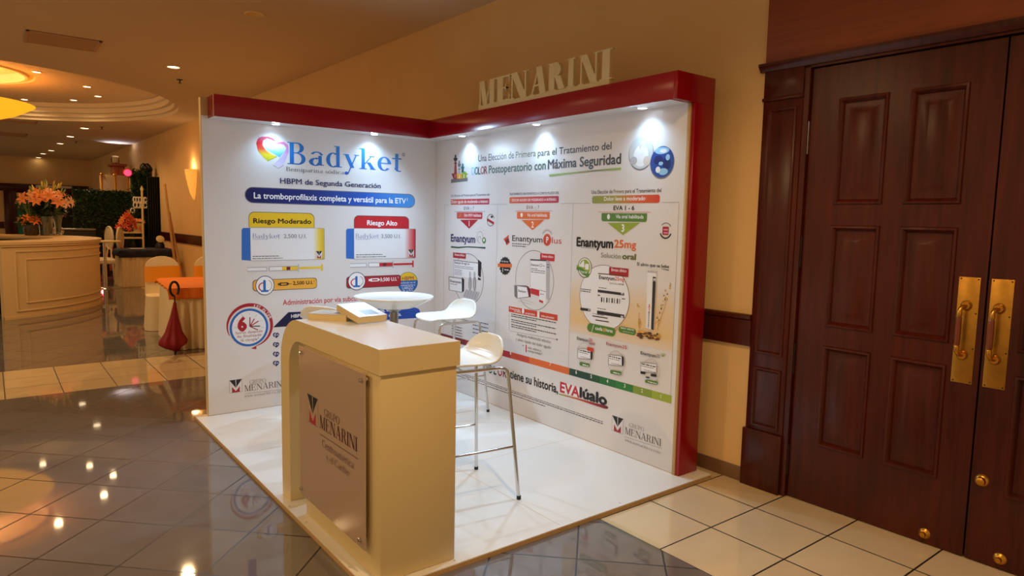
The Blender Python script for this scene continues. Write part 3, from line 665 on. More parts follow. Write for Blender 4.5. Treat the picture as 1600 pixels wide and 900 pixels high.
def product(tab, tx0, tx1, tt, tb, tcol, word, wx, fx, fy, sidex, blend, pre, dose, dx, logo, syr, pill, badge, dosep):
    K.n = 0
    K.rect(tx0-.6, tx1+.6, tt-.8, tb, P_['char'], r=.045, corners='ab'); K.rect(tx0, tx1, tt, tb, tcol, r=.045, corners='ab')
    K.text(word, *wx, 7.4, P_['ink'] if pre else P_['white'], .03)
    K.poly([(fx[0], fy[0]), (sidex+2, fy[0]+.3), (sidex, fy[0]+3), (sidex, fy[1]-1), (fx[0], fy[1])], P_['midblue'])
    K.rect(fx[0]-.5, fx[1]+.5, fy[0]-.4, fy[1]+.5, P_['grey'], r=.008); K.rect(fx[0], fx[1], fy[0], fy[1], blend, r=.008)
    K.text('Badyket', *dx[0], 7.2, P_['packblue'], serif=SERL); K.text(dose, *dx[1], 6, P_['packgrey'], serif=None)
    K.line([(dx[0][0], dx[0][1]+1.6), (dx[0][0]+24, dx[0][1]+1.4)], .5, P_['packblue'])
    K.fine(fx[0]+3, fy[1]-6.5, fx[0]+44, fy[1]-6.6, 1.6, P_['char']); K.fine(fx[0]+3, fy[1]-3, fx[0]+50, fy[1]-3.2, 1.6, P_['char'])
    K.mlogo(*logo)
    x0, x1, y = syr; w = x1-x0; sl = -.045
    yy = lambda x: y+(x-x0)*sl*.6
    def sbox(a, b, h, m_): K.poly([(x0+w*a, yy(x0+w*a)-h), (x0+w*b, yy(x0+w*b)-h), (x0+w*b, yy(x0+w*b)+h), (x0+w*a, yy(x0+w*a)+h)], m_)
    sbox(0, .26, 3.4, P_['lgrey']); sbox(.0, .25, 2.2, P_['pack']); sbox(.29, .68, 3.4, P_['grey']); sbox(.295, .675, 2.8, P_['pack']); sbox(.46, .68, 2.6, tcol); sbox(.52, .57, 2.6, P_['dred']); sbox(.67, .685, 6, P_['lgrey']); sbox(.685, .985, 1.5, tcol); sbox(.98, 1, 5.2, tcol)
    q0, q1, qt, qb = pill
    K.rect(q0-.7, q1+.7, qt-.7, qb+.7, P_['char'], r=.025, at=q1); K.rect(q0, q1, qt, qb, P_['amber'] if pre else P_['crimson'], r=.025, at=q1)
    bx_, by_, br = badge
    K.ell(bx_, by_, br, br*1.03, P_['navy']); K.ell(bx_, by_, br*.93, br*.96, P_['white']); K.ell(bx_+br*.2, by_, br*.55, br*.6, P_['dkolive'], -70, 70, .9, 14); K.ell(bx_-br*.1, by_+br*.15, br*.62, br*.5, P_['redd'], 80, 290, .78, 18)
    K.text('1', bx_-br*.3, by_+br*.55, bx_+br*.2, by_+br*.5, br*1.05, P_['blue'], .05, serif=None); K.poly([(bx_-br*.42, by_+br*.5), (bx_+br*.36, by_+br*.47), (bx_+br*.36, by_+br*.67), (bx_-br*.42, by_+br*.7)], P_['blue'])
    ic = P_['ink'] if pre else P_['white']; xx, yy2 = bx_+br*1.35, by_-br*.12
    K.poly([(xx, yy2-2.2), (xx+2.5, yy2-.8), (xx+2.5, yy2+.7), (xx, yy2+2.2)], ic); K.poly([(xx+2.5, yy2-2.6), (xx+15, yy2-3.2), (xx+18, yy2-.9), (xx+15, yy2+1.8), (xx+2.5, yy2+2.4)], ic); K.line([(xx+17, yy2-.7), (xx+22, yy2-.9)], .8, ic)
    K.poly([(xx+5, yy2-1.2), (xx+14, yy2-1.5), (xx+14, yy2+.4), (xx+5, yy2+.9)], P_['amber'] if pre else P_['crimson'])
    K.text(dosep[0], *dosep[1], 5.4, ic, .025); K.text('2', dosep[1][2]+1, dosep[1][3]-3.4, dosep[1][2]+3, dosep[1][3]-3.5, 2.4, ic, .02)
P_['packblue'] = pm('pack_blue', 92, 104, 176); P_['packgrey'] = pm('pack_grey', 112, 114, 128)
bl1 = ramp_mat('print_pack_yellow', 1, LP(489, 380)[0], LP(504, 380)[0], [(238, 238, 242), (238, 214, 110), (226, 186, 30)])
bl2 = ramp_mat('print_pack_red', 1, LP(632, 380)[0], LP(648, 380)[0], [(238, 238, 242), (226, 140, 140), (196, 30, 44)])
product('m', 389, 490.5, 331.5, 355, P_['yellow'], 'Riesgo Moderado', (396, 348.2, 486, 350), (391.5, 506.5), (356, 407.3), 377.5, bl1, True, '2,500 U.I.', ((394.3, 372.3, 438, 372.1), (443.3, 371.9, 478.8, 372)), (493.5, 503.4, 392.3, 403.5), (386.5, 504, 421), (395.5, 494.4, 434.5, 449.8), (414, 446, 14.8), ('2,500 U.I.', (457.7, 445.2, 488.6, 443.7)))
product('a', 553.6, 638.4, 337.2, 356.5, P_['redd'], 'Riesgo Alto', (573.8, 351.4, 620.4, 352.6), (553.3, 649), (357, 404.8), 540.7, bl2, False, '3,500 U.I.', ((555, 372.3, 592, 372.1), (595.6, 371.9, 626, 372)), (637.7, 646.8, 390, 400.8), (547, 646, 414.8), (541.8, 625.5, 430, 446), (557.4, 439.3, 13.7), ('3,500 U.I.', (594, 440, 619.8, 438)))
K.n = 0
K.ell(637.3, 441.5, 15.6, 16.4, P_['navy']); K.ell(637.3, 441.5, 15, 15.8, P_['blue']); K.ell(637.3, 441.5, 15, 15.8, P_['yellow'], 12, 168)
K.text('HBPM', 628.5, 438, 646, 437.2, 5.6, P_['brownred'], .02); K.text('indicada en el', 626.5, 443.4, 648.5, 442.4, 2.8, P_['white']); K.text('tratamiento a', 626.5, 447.2, 648.5, 446.2, 2.8, P_['white']); K.text('LARGO', 628.5, 452.4, 645.5, 451.4, 4.6, P_['white']); K.text('PLAZO', 629.5, 457.4, 645, 456.4, 4.0, P_['white'])
K.n = 0
K.text('Administración por vía subcutánea', 442, 477, 576, 468.6, 8.2, P_['redd'], .012)
nb = ramp_mat('print_navy_banner', 1, LP(430, 505)[0], LP(650, 490)[0], [(10, 16, 60), (14, 26, 86), (24, 56, 150), (34, 84, 190)])
K.poly([(426.8, 511.5), (450.5, 487.8), (648, 480.3), (654, 482.5), (656.3, 486), (655.3, 492), (651, 496.8)], nb)
K.text('HBPM', 455, 496.3, 474, 495.6, 5.2, P_['white'], .02); K.text('postoperatoria, después', 556, 489, 626, 486.2, 5.2, P_['white'], .015); K.text('de finalizada la cirugía.', 562, 498, 627, 493.6, 5.2, P_['white'], .015)
K.n = 0
for y in (523.8, 538.8, 553.5, 567.8):
    K.ell(429.4, y-.8, 2.9, 3.3, P_['navy']); K.ell(433.2, y-.9, 2.9, 3.1, P_['navy']); K.poly([(427.5, y+.8), (431.8, y+4.6), (435.3, y+1.5)], P_['navy']); K.ell(430.2, y-.5, 1.7, 2, P_['pack'], 30, 330, .5, 14); K.ell(433.6, y-.6, 1.2, 1.4, P_['lgrey'])
K.n = 0
# the clock badge
cx, cy = 389.4, 511.7
def crescent(m_):
    d = K.lay(); c = K.topx(cx, cy); k = abs(K.topx(cx+10, cy)[0]-K.topx(cx-10, cy)[0])/20; n_ = 40
    A0, A1 = 200, -72
    for i in range(n_):
        f0, f1 = i/n_, (i+1)/n_
        def pt(f_, o):
            a_ = R(A0+(A1-A0)*f_); w_ = 5.6*math.sin(PI*min(1, max(.02, f_*.93+.03)))**.8
            rr = (32+(w_ if o else 0)+max(0, 2*math.sin(PI*f_)))*k; return (c[0]+rr*math.cos(a_), c[1]+rr*math.sin(a_))
        K.poly([pt(f0, 0), pt(f0, 1), pt(f1, 1), pt(f1, 0)], m_, False, d)
crescent(P_['crimson'])
K.poly([(392, 544.6), (400.6, 540), (400.6, 545.8)], P_['crimson']); K.arctext('JUST IN TIME', cx+.4, cy+.2, 33.6, 78, 22, 4.2, P_['white'])
K.ell(cx, cy, 30.3, 29.6, P_['blue']); K.ell(cx, cy, 26.6, 26, P_['white']); K.ell(cx, cy, 25.6, 25, P_['board2'] if 'board2' in P_ else P_['pack'])
for a_ in range(0, 360, 30): K.line([(cx+19*math.cos(R(a_)), cy-19*math.sin(R(a_))), (cx+23.4*math.cos(R(a_)), cy-23.4*math.sin(R(a_)))], .7, P_['lgrey'])
K.text('6', 369.8, 517, 387.2, 515.4, 20, P_['crimson'], .06)
for q, L_, m_ in ((90, 14.5, 'dred'), (60, 14, 'crimson'), (32, 16, 'crimson'), (2, 16, 'char'), (-24, 14, 'brownred')): K.line([(390.4, 510), (390.4+L_*math.cos(R(q)), 510-L_*math.sin(R(q)))], 1.9, P_[m_])
for w_, p in (('horas después', (368.5, 522.2, 410, 519)), ('de finalizada', (370.3, 527.8, 408, 525.2)), ('la cirugía*', (376.5, 534, 405, 531))): K.text(w_, *p, 4.2, P_['brownred'], .004)
K.n = 0
K.mlogo(358.3, 378.6, 594.3, 614.6)
K.text('GRUPO', 389.8, 600.8, 415.6, 597.4, 6.6, P_['grey'], serif=SERL); K.text('MENARINI', 381.9, 610.9, 444, 604, 9.4, P_['char'], serif=SERL)
K.line([(381.9, 615.2), (444, 608)], .5, P_['grey']); K.text('www.menarini-ca.com', 381.9, 620.4, 444, 613.2, 4.6, P_['grey'], serif=SERL)
lw = mb.build('backdrop_wall', booth, smooth=0); lw['label'] = 'left printed wall with the blue heart logo'
# --- right wall
mb = MB(); mb.box((-.002, .0015, 0), (BW, .05, HT-.002), M['edge']); mb.box((.001, 0, .004), (BW, .0015, HB+.02), M['board'])
K = Print(R3, RP, mb); K.kind = 'R'
# chess piece emblem
K.poly([(705, 280), (730.6, 277.6), (730.8, 283), (704.6, 286)], P_['grey'])
def piece(x, yb, yt, w, m_, knob):
    K.poly([(x-w*.55, yb), (x+w*.55, yb-.4), (x+w*.32, yb-(yb-yt)*.55), (x+w*.3, yt+6), (x-w*.3, yt+6), (x-w*.32, yb-(yb-yt)*.55)], m_); K.poly([(x-w*.8, yt+5), (x+w*.8, yt+5), (x+w*.5, yt+9.5), (x-w*.5, yt+9.5)], knob); K.ell(x, yt+3, w*.35, 3.2, knob); K.poly([(x-w*.5, yt+12.6), (x+w*.5, yt+12.4), (x+w*.5, yt+14), (x-w*.5, yt+14.2)], knob)
piece(711.8, 272, 241.8, 4.2, P_['brownred'], P_['char']); piece(717.8, 272, 251, 3.4, P_['lgrey'], P_['grey']); piece(723, 270, 255.5, 3.6, P_['dgreen'], P_['teal'])
K.poly([(705.6, 271.4), (713.4, 269.8), (714, 279.4), (708.6, 279.6)], P_['crimson']); K.poly([(713.2, 271.6), (721.8, 271), (722.6, 278.8), (713.8, 279.6)], P_['amber']); K.poly([(721.5, 272.5), (726, 267.4), (731, 272), (728.6, 274), (729.4, 278), (721.9, 279)], P_['olive'])
for n_, x in (('1', 709.8), ('2', 716.4), ('3', 723.6)): K.text(n_, x, 278, x+2.6, 277.8, 5.4, P_['white'], .03)
K.n = 0
bx_ = lambda x: 252.4-.0916*(x-747.5)
for w_, a_, b_, m_ in (('Una Elección de', 747.5, 803, 'char'), ('Primera', 806, 837.2, 'dkolive'), ('para el Tratamiento del', 840.5, 955.2, 'char')): K.text(w_, a_, bx_(a_), b_, bx_(b_), 10, P_[m_], .012)
b2_ = lambda x: 273.2-.0748*(x-737)
xx = 737
for ch, m_, w_ in zip('DOLOR', ('lblue', 'teal', 'dgreen', 'brownred', 'dred'), (4.6, 5.4, 3.6, 5.4, 5)): K.text(ch, xx, b2_(xx), xx+w_, b2_(xx+w_), 11.6, P_[m_], .015); xx += w_+.15
K.text('Postoperatorio con', 763.8, 270.6, 852.5, 264.8, 12, P_['dgreen'], .02); K.text('Máxima Seguridad', 856.2, 264, 970, 255.6, 14, P_['char'], .022)
sw = ramp_mat('print_green_swoosh', 0, RP(858, 270)[0], RP(970, 262)[0], [(130, 176, 60), (150, 176, 70), (120, 120, 60), (150, 190, 60)])
K.poly([(858, 272.6), (890, 269.6), (930, 265.6), (970.6, 261.8), (970.4, 265.2), (930, 268), (892, 272), (858.6, 275.8)], sw)
K.n = 0
def photo_oval(cx, cy, rx, ry, base, blobs):
    K.ell(cx, cy+1.2, rx*1.04, ry*1.04, P_['grey']); K.ell(cx, cy, rx, ry, base)
    for dx, dy, sx_, sy_, m_ in blobs: K.ell(cx+dx*rx, cy+dy*ry, rx*sx_, ry*sy_, m_)
skin = pm('pale_skin', 222, 208, 200); pw = pm('pale_grey_green', 206, 212, 214); bl = pm('scrub_blue', 30, 74, 160); bl_d = pm('deep_blue', 14, 40, 110)
photo_oval(1001.5, 238.5, 18.6, 25.5, pw, [(0, .2, .62, .66, P_['white']), (.12, -.42, .26, .3, skin), (-.62, .5, .3, .26, P_['lgrey']), (.5, .5, .3, .3, skin), (.1, -.1, .16, .3, P_['pack'])])
photo_oval(1034.5, 253, 18.2, 24.5, bl, [(0, -.72, .62, .22, P_['lblue']), (.12, -.7, .3, .12, P_['pack']), (-.3, -.1, .42, .3, bl_d), (.4, .1, .36, .4, bl_d), (-.1, .1, .2, .12, P_['lblue']), (.1, .62, .4, .22, P_['lblue']), (-.35, .5, .2, .2, P_['pack']), (.5, -.3, .18, .2, P_['lblue'])])
K.n = 0
# column frames
ga = RP(1061, 316)[1]
def vline(x, yt, yb, m_=None): K.line([(x[0], yt), (x[1], yb)], .7, m_ or P_['lgrey'])
sepu = [RP(694, 400)[0], RP(776, 400)[0], RP(892.6, 420)[0], RP(1057.5, 400)[0]]; zb_, zt_ = .4956, ga
for u in sepu: d = K.lay(); K.poly([(u-.002, zb_), (u+.002, zb_), (u+.002, zt_), (u-.002, zt_)], P_['lgrey'], False, d)
for a_, b_ in ((sepu[0], RP(702, 320)[0]), (RP(767, 320)[0], RP(793, 318)[0]), (RP(876, 318)[0], RP(922, 317)[0]), (RP(1034, 316)[0], sepu[3])): K.poly([(a_, zt_-.002), (b_, zt_-.002), (b_, zt_+.002), (a_, zt_+.002)], P_['lgrey'], False)
gr_r = ramp_mat('print_bar_orange_crimson', 0, RP(704, 315)[0], RP(766, 315)[0], [(206, 96, 70), (200, 60, 60), (176, 22, 56)])
gr_r2 = ramp_mat('print_bar_orange_crimson_wide', 0, RP(796, 312)[0], RP(874, 312)[0], [(224, 110, 60), (206, 60, 60), (176, 18, 60)])
gr_o = ramp_mat('print_bar_olive_orange', 0, RP(925, 312)[0], RP(1031, 312)[0], [(140, 150, 40), (164, 160, 50), (216, 96, 40), (210, 64, 36)])
K.n = 0
# column one
K.text('Una Elección de Primera para el Tratamiento del', 704.6, 307.6, 765, 305.6, 3.6, P_['navy']); K.rect(704.5, 764.6, 311.5, 320, gr_r, r=.008); K.text('Dolor agudo de moderado a intenso', 705.6, 317.8, 762.6, 316.6, 4.6, P_['white'], .012)
K.text('EVA', 725, 328.2, 733.6, 328, 5.4, P_['navy'], .005); K.text('>', 735, 327.6, 737.2, 327.6, 3.4, P_['navy']); K.line([(735, 328.6), (737.4, 328.5)], .5, P_['navy']); K.text('7', 738.6, 328, 741, 328, 5.4, P_['navy'], .005)
K.line([(710, 330.7), (758, 330.2)], .7, P_['dred']); K.rect(713.8, 753.8, 331.6, 341.6, gr_r, r=.012, corners='cd'); K.text('Sólo IM/IV habilitada', 725.4, 338.8, 751.8, 338.2, 4.4, P_['white'], .012); K.line([(718, 338.8), (720.6, 334.2)], 1.2, P_['amber'])
K.poly([(719, 343.6), (747.4, 343), (733.2, 357.4)], P_['crimson']); K.text('1', 731.8, 353.4, 734.4, 353.2, 8, P_['white'], .03)
K.ell(766.8, 344, 5.8, 9.6, P_['char'], 20, 340, .9); K.poly([(761.8, 341), (771.8, 347), (771.6, 351.2), (761.6, 345)], P_['crimson']); K.ell(768.6, 338.8, 1.8, 1.8, P_['ink'])
K.n = 0
K.text('Enantyum', 704.8, 378.8, 742.4, 377.8, 11, P_['navy'], .035)
K.ell(750, 371, 5, 9.6, P_['grey'], -30, 230, .93); K.ell(749.4, 374.6, 2.6, 5.4, P_['grey'], 0, 290, .85); K.ell(756.4, 375.6, 3, 5, P_['mgreen']); K.ell(756.2, 375, 1.2, 2.6, P_['pack'])
for i in range(6): q = R(20+i*26); K.line([(750.5+6.6*math.cos(q), 369-12*math.sin(q)), (750.5+7.8*math.cos(q), 369-14.4*math.sin(q))], .7, P_['grey'])
K.poly([(704.6, 384.4), (716, 385.6), (732, 384.8), (746, 385.6), (758.8, 386), (758.6, 388.8), (744, 387.4), (730, 386.6), (716, 388), (704.8, 387)], P_['teal2'] if 'teal2' in P_ else P_['dgreen'])
K.n = 0
K.ell(731.4, 436, 23.6, 40, P_['grey'], inner=.975, n=48)
K.rect(708, 728, 394.2, 402.6, P_['crimson']); K.text('Envase clínico', 710.6, 400, 725.6, 400, 3.6, P_['white'], .012)
K.poly([(708.6, 405.4), (747.6, 411), (747.6, 436), (708.6, 432)], P_['lgrey']); K.poly([(709.4, 407.4), (747, 412), (747, 436), (709.4, 431.6)], P_['pack']); K.poly([(747, 405.4), (752.4, 410), (751.4, 432), (750.2, 433.6), (747, 430)], P_['ink']); K.poly([(747, 433), (751.4, 435.6), (751.4, 437.8), (747, 437.4)], P_['ink'])
K.line([(709, 406.6), (747, 410.6)], .9, P_['char'])
K.text('Enantyum 50 mg/2 ml', 710.2, 412.2, 733.4, 413.6, 3.4, P_['navy'], .02)
for i in range(6): K.fine(710.4, 417+i*2.5, 722+(6 if i < 2 else 0)*3, 417.4+i*2.5, 1.2, P_['navy'], i)
K.poly([(701.2, 431.6), (722, 435), (722.2, 457.4), (701.6, 453.4)], P_['grey']); K.poly([(702.4, 433.2), (721.6, 436), (721.8, 456.4), (702.6, 452.8)], P_['pack']); K.poly([(722, 433), (725.4, 436.6), (725, 455), (722.4, 457)], P_['ink']); K.text('Enantyum', 703.6, 441, 720.6, 442.6, 3.6, P_['ink'], .03); K.fine(703.6, 444, 715, 445, 1.4, P_['char'])
for x in (734.6, 741.6): K.ell(x, 443, 2.2, 12, P_['grey']); K.ell(x, 444, 1.2, 10, P_['lgrey']); K.ell(x, 429, 1.4, 5, P_['lgrey'])
K.poly([(728.4, 452), (749.8, 457), (744.6, 469.4), (723.2, 463.4)], P_['lgrey'])
for i in range(5): K.line([(729+i*4, 452.6+i), (725.6+i*4, 463.6+i)], 1.3, P_['grey'])
for y in range(4): K.fine(706, 510+y*4.2, 722, 513+y*4.4, 2, P_['char'], y); K.fine(739, 502+y*6, 763, 507.6+y*6, 2.2, P_['navy'], y+9)
K.n = 0
# column two
K.text('TRATAMIENTO SINTOMÁTICO A CORTO PLAZO DEL', 796, 305.2, 873.6, 303.2, 3.5, P_['navy'], .008); K.rect(796, 873.2, 308, 317.8, gr_r2, r=.012); K.text('DOLOR AGUDO DE MODERADO A INTENSO', 800, 314.6, 869, 313.6, 3.5, P_['white'], .01)
K.text('EVA', 823, 326.8, 833.4, 326.8, 5.6, P_['dred'], .006); K.text('>', 835.4, 326, 838.2, 326, 3.4, P_['dred']); K.line([(835.4, 327.2), (838.4, 327.2)], .5, P_['dred']); K.text('7', 840, 326.8, 843, 326.8, 5.6, P_['dred'], .006)
K.line([(804.8, 329.7), (863, 329.3)], .7, P_['ored']); K.rect(808, 859, 331, 341.8, P_['orange'], r=.012, corners='cd'); K.text('Vía oral habilitada', 824, 338.6, 854.8, 338.2, 4.6, P_['white'], .012); K.ell(815.2, 336, 1.8, 3.4, P_['white'])
K.poly([(814.8, 343.8), (850.8, 343.4), (832.2, 359.8)], P_['orange']); K.text('2', 829.8, 355.6, 834.4, 355.4, 9, P_['white'], .025)
K.poly([(786.8, 374), (795.6, 366.6), (794.6, 371), (796.6, 379), (791.6, 383.6), (789.6, 377.6)], P_['ored']); K.poly([(789.8, 374.8), (795, 372), (795.6, 378.4), (790.8, 380.4)], P_['dred'])
K.n = 0
K.text('Enantyum', 800.4, 376.2, 847.6, 379.2, 8.6, P_['ink'], .012); K.ell(855, 374.8, 6.2, 9.4, P_['ored']); K.text('P', 852.4, 379, 858.2, 379.3, 9, P_['white'], .02); K.ell(855, 371, 8, 11.4, P_['brownred'], 25, 155, .93, 20); K.ell(855, 371, 9.6, 13.4, P_['lgrey'], 30, 150, .95, 20)
K.text('lus', 862.4, 380.2, 877.4, 381, 9.6, P_['redd'], .004); K.fine(800.4, 381.4, 828, 382.8, 2, P_['char'], 3); K.fine(800.4, 384.8, 822, 386, 2, P_['char'], 4)
K.n = 0
K.ell(834.4, 438, 30, 47, P_['grey'], inner=.98, n=56)
K.rect(844, 866.8, 395.6, 406.6, P_['redd'], r=.008); K.text('Envase clínico', 847, 402.4, 864.4, 402.6, 3.8, P_['white'], .012)
K.poly([(828.4, 405), (854, 406.4), (854, 467), (828.6, 458)], P_['lgrey']); K.poly([(829, 407.4), (853.4, 408.6), (853.4, 465.8), (829, 457)], P_['pack']); K.poly([(828.6, 404.8), (854, 406), (854, 408), (828.6, 406.6)], P_['char']); K.poly([(854, 406.4), (859.4, 409), (858.6, 474), (854, 466)], P_['lgrey']); K.text('Enantyum', 829.8, 415.4, 842, 416, 3.6, P_['ink'], .02); K.ell(845, 414.6, 1.9, 2.6, P_['grey'], inner=.7); K.text('lus', 847.6, 416.4, 851.6, 416.6, 3.4, P_['grey'])
for i in range(3): K.fine(829.8, 419.4+i*3, 852-(i == 0)*12, 421+i*3.2, 1.6, P_['ink'], i+20)
K.fine(855, 414, 858.4, 414.4, 2, P_['ink'], 5); K.fine(855, 418, 858.4, 418.4, 2, P_['ink'], 6)
K.poly([(829.6, 450), (843, 453.2), (843, 463), (829.6, 458.6)], P_['redd']); K.poly([(803.6, 445.6), (822.4, 446), (826.4, 448), (826.4, 464.6), (808, 466.4), (804, 463)], P_['grey']); K.poly([(808.4, 447), (825.6, 449.4), (825.8, 463.6), (808.8, 465.6)], P_['pack']); K.text('Enantyum', 810, 456.4, 822, 456.8, 3.4, P_['ink'], .02); K.poly([(822.6, 446), (829.4, 451.6), (829.2, 465), (826.6, 464)], P_['dred'])
K.poly([(843, 451.4), (853.6, 455), (853, 475.6), (842.6, 471)], P_['pack']); K.line([(843.4, 453), (853, 456)], .9, P_['ink']); K.fine(844, 459.4, 850, 461, 1.6, P_['char'], 8); K.poly([(842.8, 468), (849, 470.4), (848.8, 474), (842.6, 471.4)], P_['redd']); K.line([(810, 470), (830, 476)], 1.2, P_['lgrey']); K.line([(815, 467), (835, 474)], 1.2, P_['lgrey'])
K.n = 0
K.poly([(795, 478.2), (871.2, 492), (871.2, 501.6), (795, 487)], P_['ored']); K.text('Presentación', 797, 483.2, 813, 486, 3, P_['white'], .01); K.text('en dosis', 803.4, 487, 814, 488.8, 2.8, P_['white'], .01); K.text('comprimidos', 820.6, 490.4, 836, 493, 3.2, P_['white'], .01); K.text('sobre granulado', 845.6, 494.4, 866, 498.6, 3.2, P_['white'], .01); K.ell(817.4, 485.8, 1.8, 4.6, P_['pack']); K.rect(839.6, 843, 486.4, 496, P_['pack'])
for a_, b_ in (((795.4, 488), (795.4, 514)), ((795.4, 514), (797.6, 517)), ((797.6, 517), (870.6, 530.6))): K.line([a_, b_], .6, P_['grey'])
K.ell(870.4, 530.4, 1, 1.4, P_['navy'])
for r_, (y, hk) in enumerate(((491, 1), (494.2, 0), (500, 1), (503.2, 0), (508, 1), (511, 0))): K.fine(799, y, 869 if hk else 838, y+(14.2 if hk else 8), 2.1, P_['char'], r_+30)
K.text('Analgesia multimodal efectiva', 807.4, 524.8, 860.6, 536, 4.6, P_['grey'], .002); K.text('y alivio rápido del dolor agudo', 806, 532.6, 860.6, 544.4, 4.6, P_['grey'], .004); K.text('en', 816, 540.4, 819, 541.2, 3, P_['grey']); K.text('1', 820.4, 549.6, 823.8, 550.2, 11, P_['redd'], .03); K.text('solo sobre o', 825, 544.8, 845.4, 550, 4.4, P_['grey'], .004); K.text('comprimido*', 825, 550, 847.6, 555.2, 4.4, P_['grey'], .004)
K.ell(795, 422.5, 0, 0, P_['ink']) if 0 else None
for k_ in range(16): q = 2*PI*k_/16; K.ell(789.4+7.6*math.cos(q), 415.4-12.4*math.sin(q), 1.5, 2, P_['ink'], n=8)
K.ell(789.4, 415.4, 8, 13, P_['ink']); K.poly([(778, 411.6), (800, 412.4), (800, 418), (778, 417)], P_['orange']); K.text('1', 784.4, 424.6, 787, 424.8, 6, P_['white'], .03); K.fine(788.4, 422, 795, 422.6, 2.2, P_['white'], 2); K.fine(784, 409.4, 795, 409.8, 3, P_['lgrey'], 2)
K.n = 0
# column three
bgw = ramp_mat('print_tan_wash', 2, RP(900, 535)[1], RP(900, 430)[1], [(226, 222, 222), (232, 196, 140), (230, 204, 168), (226, 222, 222)])
u0, u1 = sepu[2]+.003, sepu[3]-.003; K.urect(u0, u1, RP(1000, 540)[1], RP(1000, 425)[1], bgw)
for w_, a_, b_, m_ in (('Una Elección de', 924.2, 957, 'char'), ('Primera', 958.8, 975, 'dkolive'), ('para el Tratamiento del', 977, 1033.2, 'char')): K.text(w_, a_, 303-.028*(a_-924), b_, 303-.028*(b_-924), 5.8, P_[m_], .01)
K.rect(925.4, 1031, 306.4, 318, gr_o, r=.016); K.text('Dolor leve a moderado', 944, 313.9, 1008, 312.6, 6, P_['white'], .014); K.text('1', 1009, 310.4, 1010, 310.4, 2.6, P_['white'])
K.text('EVA 1 - 6', 958.8, 328.4, 991, 328, 6.6, P_['ink'], .025); K.line([(935.4, 331.4), (1017, 331.6)], .8, P_['orange'])
K.rect(940, 1011, 333, 345.6, P_['mgreen'], r=.016, corners='cd'); K.text('Vía oral habilitada', 962.4, 341.4, 1005.6, 341, 5.4, P_['white'], .014); K.ell(951, 338.6, 2.2, 4.2, P_['white'])
K.poly([(949.4, 348.2), (1000, 348), (973.4, 367.2)], P_['olive']); K.text('3', 970, 362, 976.4, 361.8, 11, P_['white'], .03)
K.rect(1035.4, 1045, 354, 367, P_['crimson'], r=.006); K.fine(1037, 360, 1044, 360, 3.6, P_['pink'], 1); K.fine(1037, 365, 1044, 365, 3.6, P_['pink'], 2); K.ell(1040.3, 360.8, 9.6, 12.6, P_['ink'], 200, 340, .82, 18); K.ell(1040.3, 360.8, 9.8, 13, P_['grey'], 35, 135, .9, 16)
K.text('Enantyum', 901.4, 385.4, 957.6, 386.6, 13.4, P_['ink'], .045); K.text('25', 960, 386.4, 974, 387.4, 11.6, P_['orange'], .03); K.text('mg', 976, 387.2, 993.8, 388.2, 11.6, P_['orange'], .02); K.line([(908, 386.8), (933, 388)], .6, P_['grey'])
K.text('Solución', 939.2, 402, 970, 404.4, 7.4, P_['dkolive'], .004); K.text('oral', 973, 404.6, 993.2, 405.8, 8.4, P_['dkolive'], .05)
K.text('El alivio que se bebe', 995.8, 415.2, 1045.4, 418.8, 5, P_['ink'], .012); K.poly([(1032, 419.6), (1045.4, 421.6), (1045.2, 422.8), (1036, 420.8)], P_['ink'])
K.ell(943.4, 465, 39, 51, P_['brown'], n=64); K.ell(943.4, 465, 38.4, 50.3, P_['pack'], n=64)
K.ell(913.8, 418.4, 11, 16, P_['dkolive']); K.ell(913.8, 418, 10, 14.6, P_['pack']); K.ell(913.8, 418, 8.6, 12.6, P_['olive']); K.poly([(913.8, 418), (904.4, 416), (912.6, 406)], P_['pack']); K.rect(914.6, 920.4, 412, 421, P_['pack'], r=.004); K.poly([(902, 414), (922.6, 428.6), (919, 434), (901, 421)], P_['mgreen']); K.text('8 horas', 905, 422.6, 917.4, 430.6, 4, P_['pack'], .01); K.poly([(900.6, 415.8), (904.4, 412.6), (906, 418)], P_['olive'])
K.rect(952, 982.4, 417, 430, P_['crimson'], r=.008); K.text('Envase clínico', 955.6, 423.8, 979, 425.2, 4.6, P_['white'], .012)
K.poly([(935, 426.6), (977, 429.6), (976.8, 431.2), (935, 428.2)], P_['brown']); K.text('Enantyum', 936.4, 435.8, 961, 438, 5.6, P_['ink'], .03); K.text('25mg', 961.6, 438, 975.4, 439.4, 5.6, P_['redd'], .014); K.text('Solución', 952.8, 443.6, 965.6, 445, 3, P_['grey']); K.text('oral', 966.6, 445, 974.8, 445.8, 3.2, P_['grey'], .02)
def bar(x0, x1, y0, y1, m_, sl=.13): K.poly([(x0, y0), (x1, y0+(x1-x0)*sl), (x1, y1+(x1-x0)*sl), (x0, y1)], m_)
K.fine(936, 449.6, 948, 451, 1.6, P_['char'], 2); bar(934.4, 975.6, 452.4, 456.6, P_['char']); bar(934.4, 938, 460.4, 462, P_['ink']); bar(972, 977, 466, 467.4, P_['ink'], .1)
for i in range(8): x = 939.6+i*4.1; K.poly([(x, 464.4+i*.35), (x+(2 if i % 2 == 0 else 1), 464.5+i*.35), (x+(1.8 if i % 2 == 0 else .8), 472+i*.4), (x-.2, 471.8+i*.4)], P_['char'])
K.text('M', 969.6, 460, 975, 460.6, 3.6, P_['pack'], .05)
K.fine(934, 482, 947, 484, 1.6, P_['char'], 3); bar(933.4, 976, 485, 490.4, P_['dgreen2'] if 'dgreen2' in P_ else P_['char'], .16); K.text('M', 969, 497.4, 975.4, 498.4, 4.6, P_['pack'], .05)
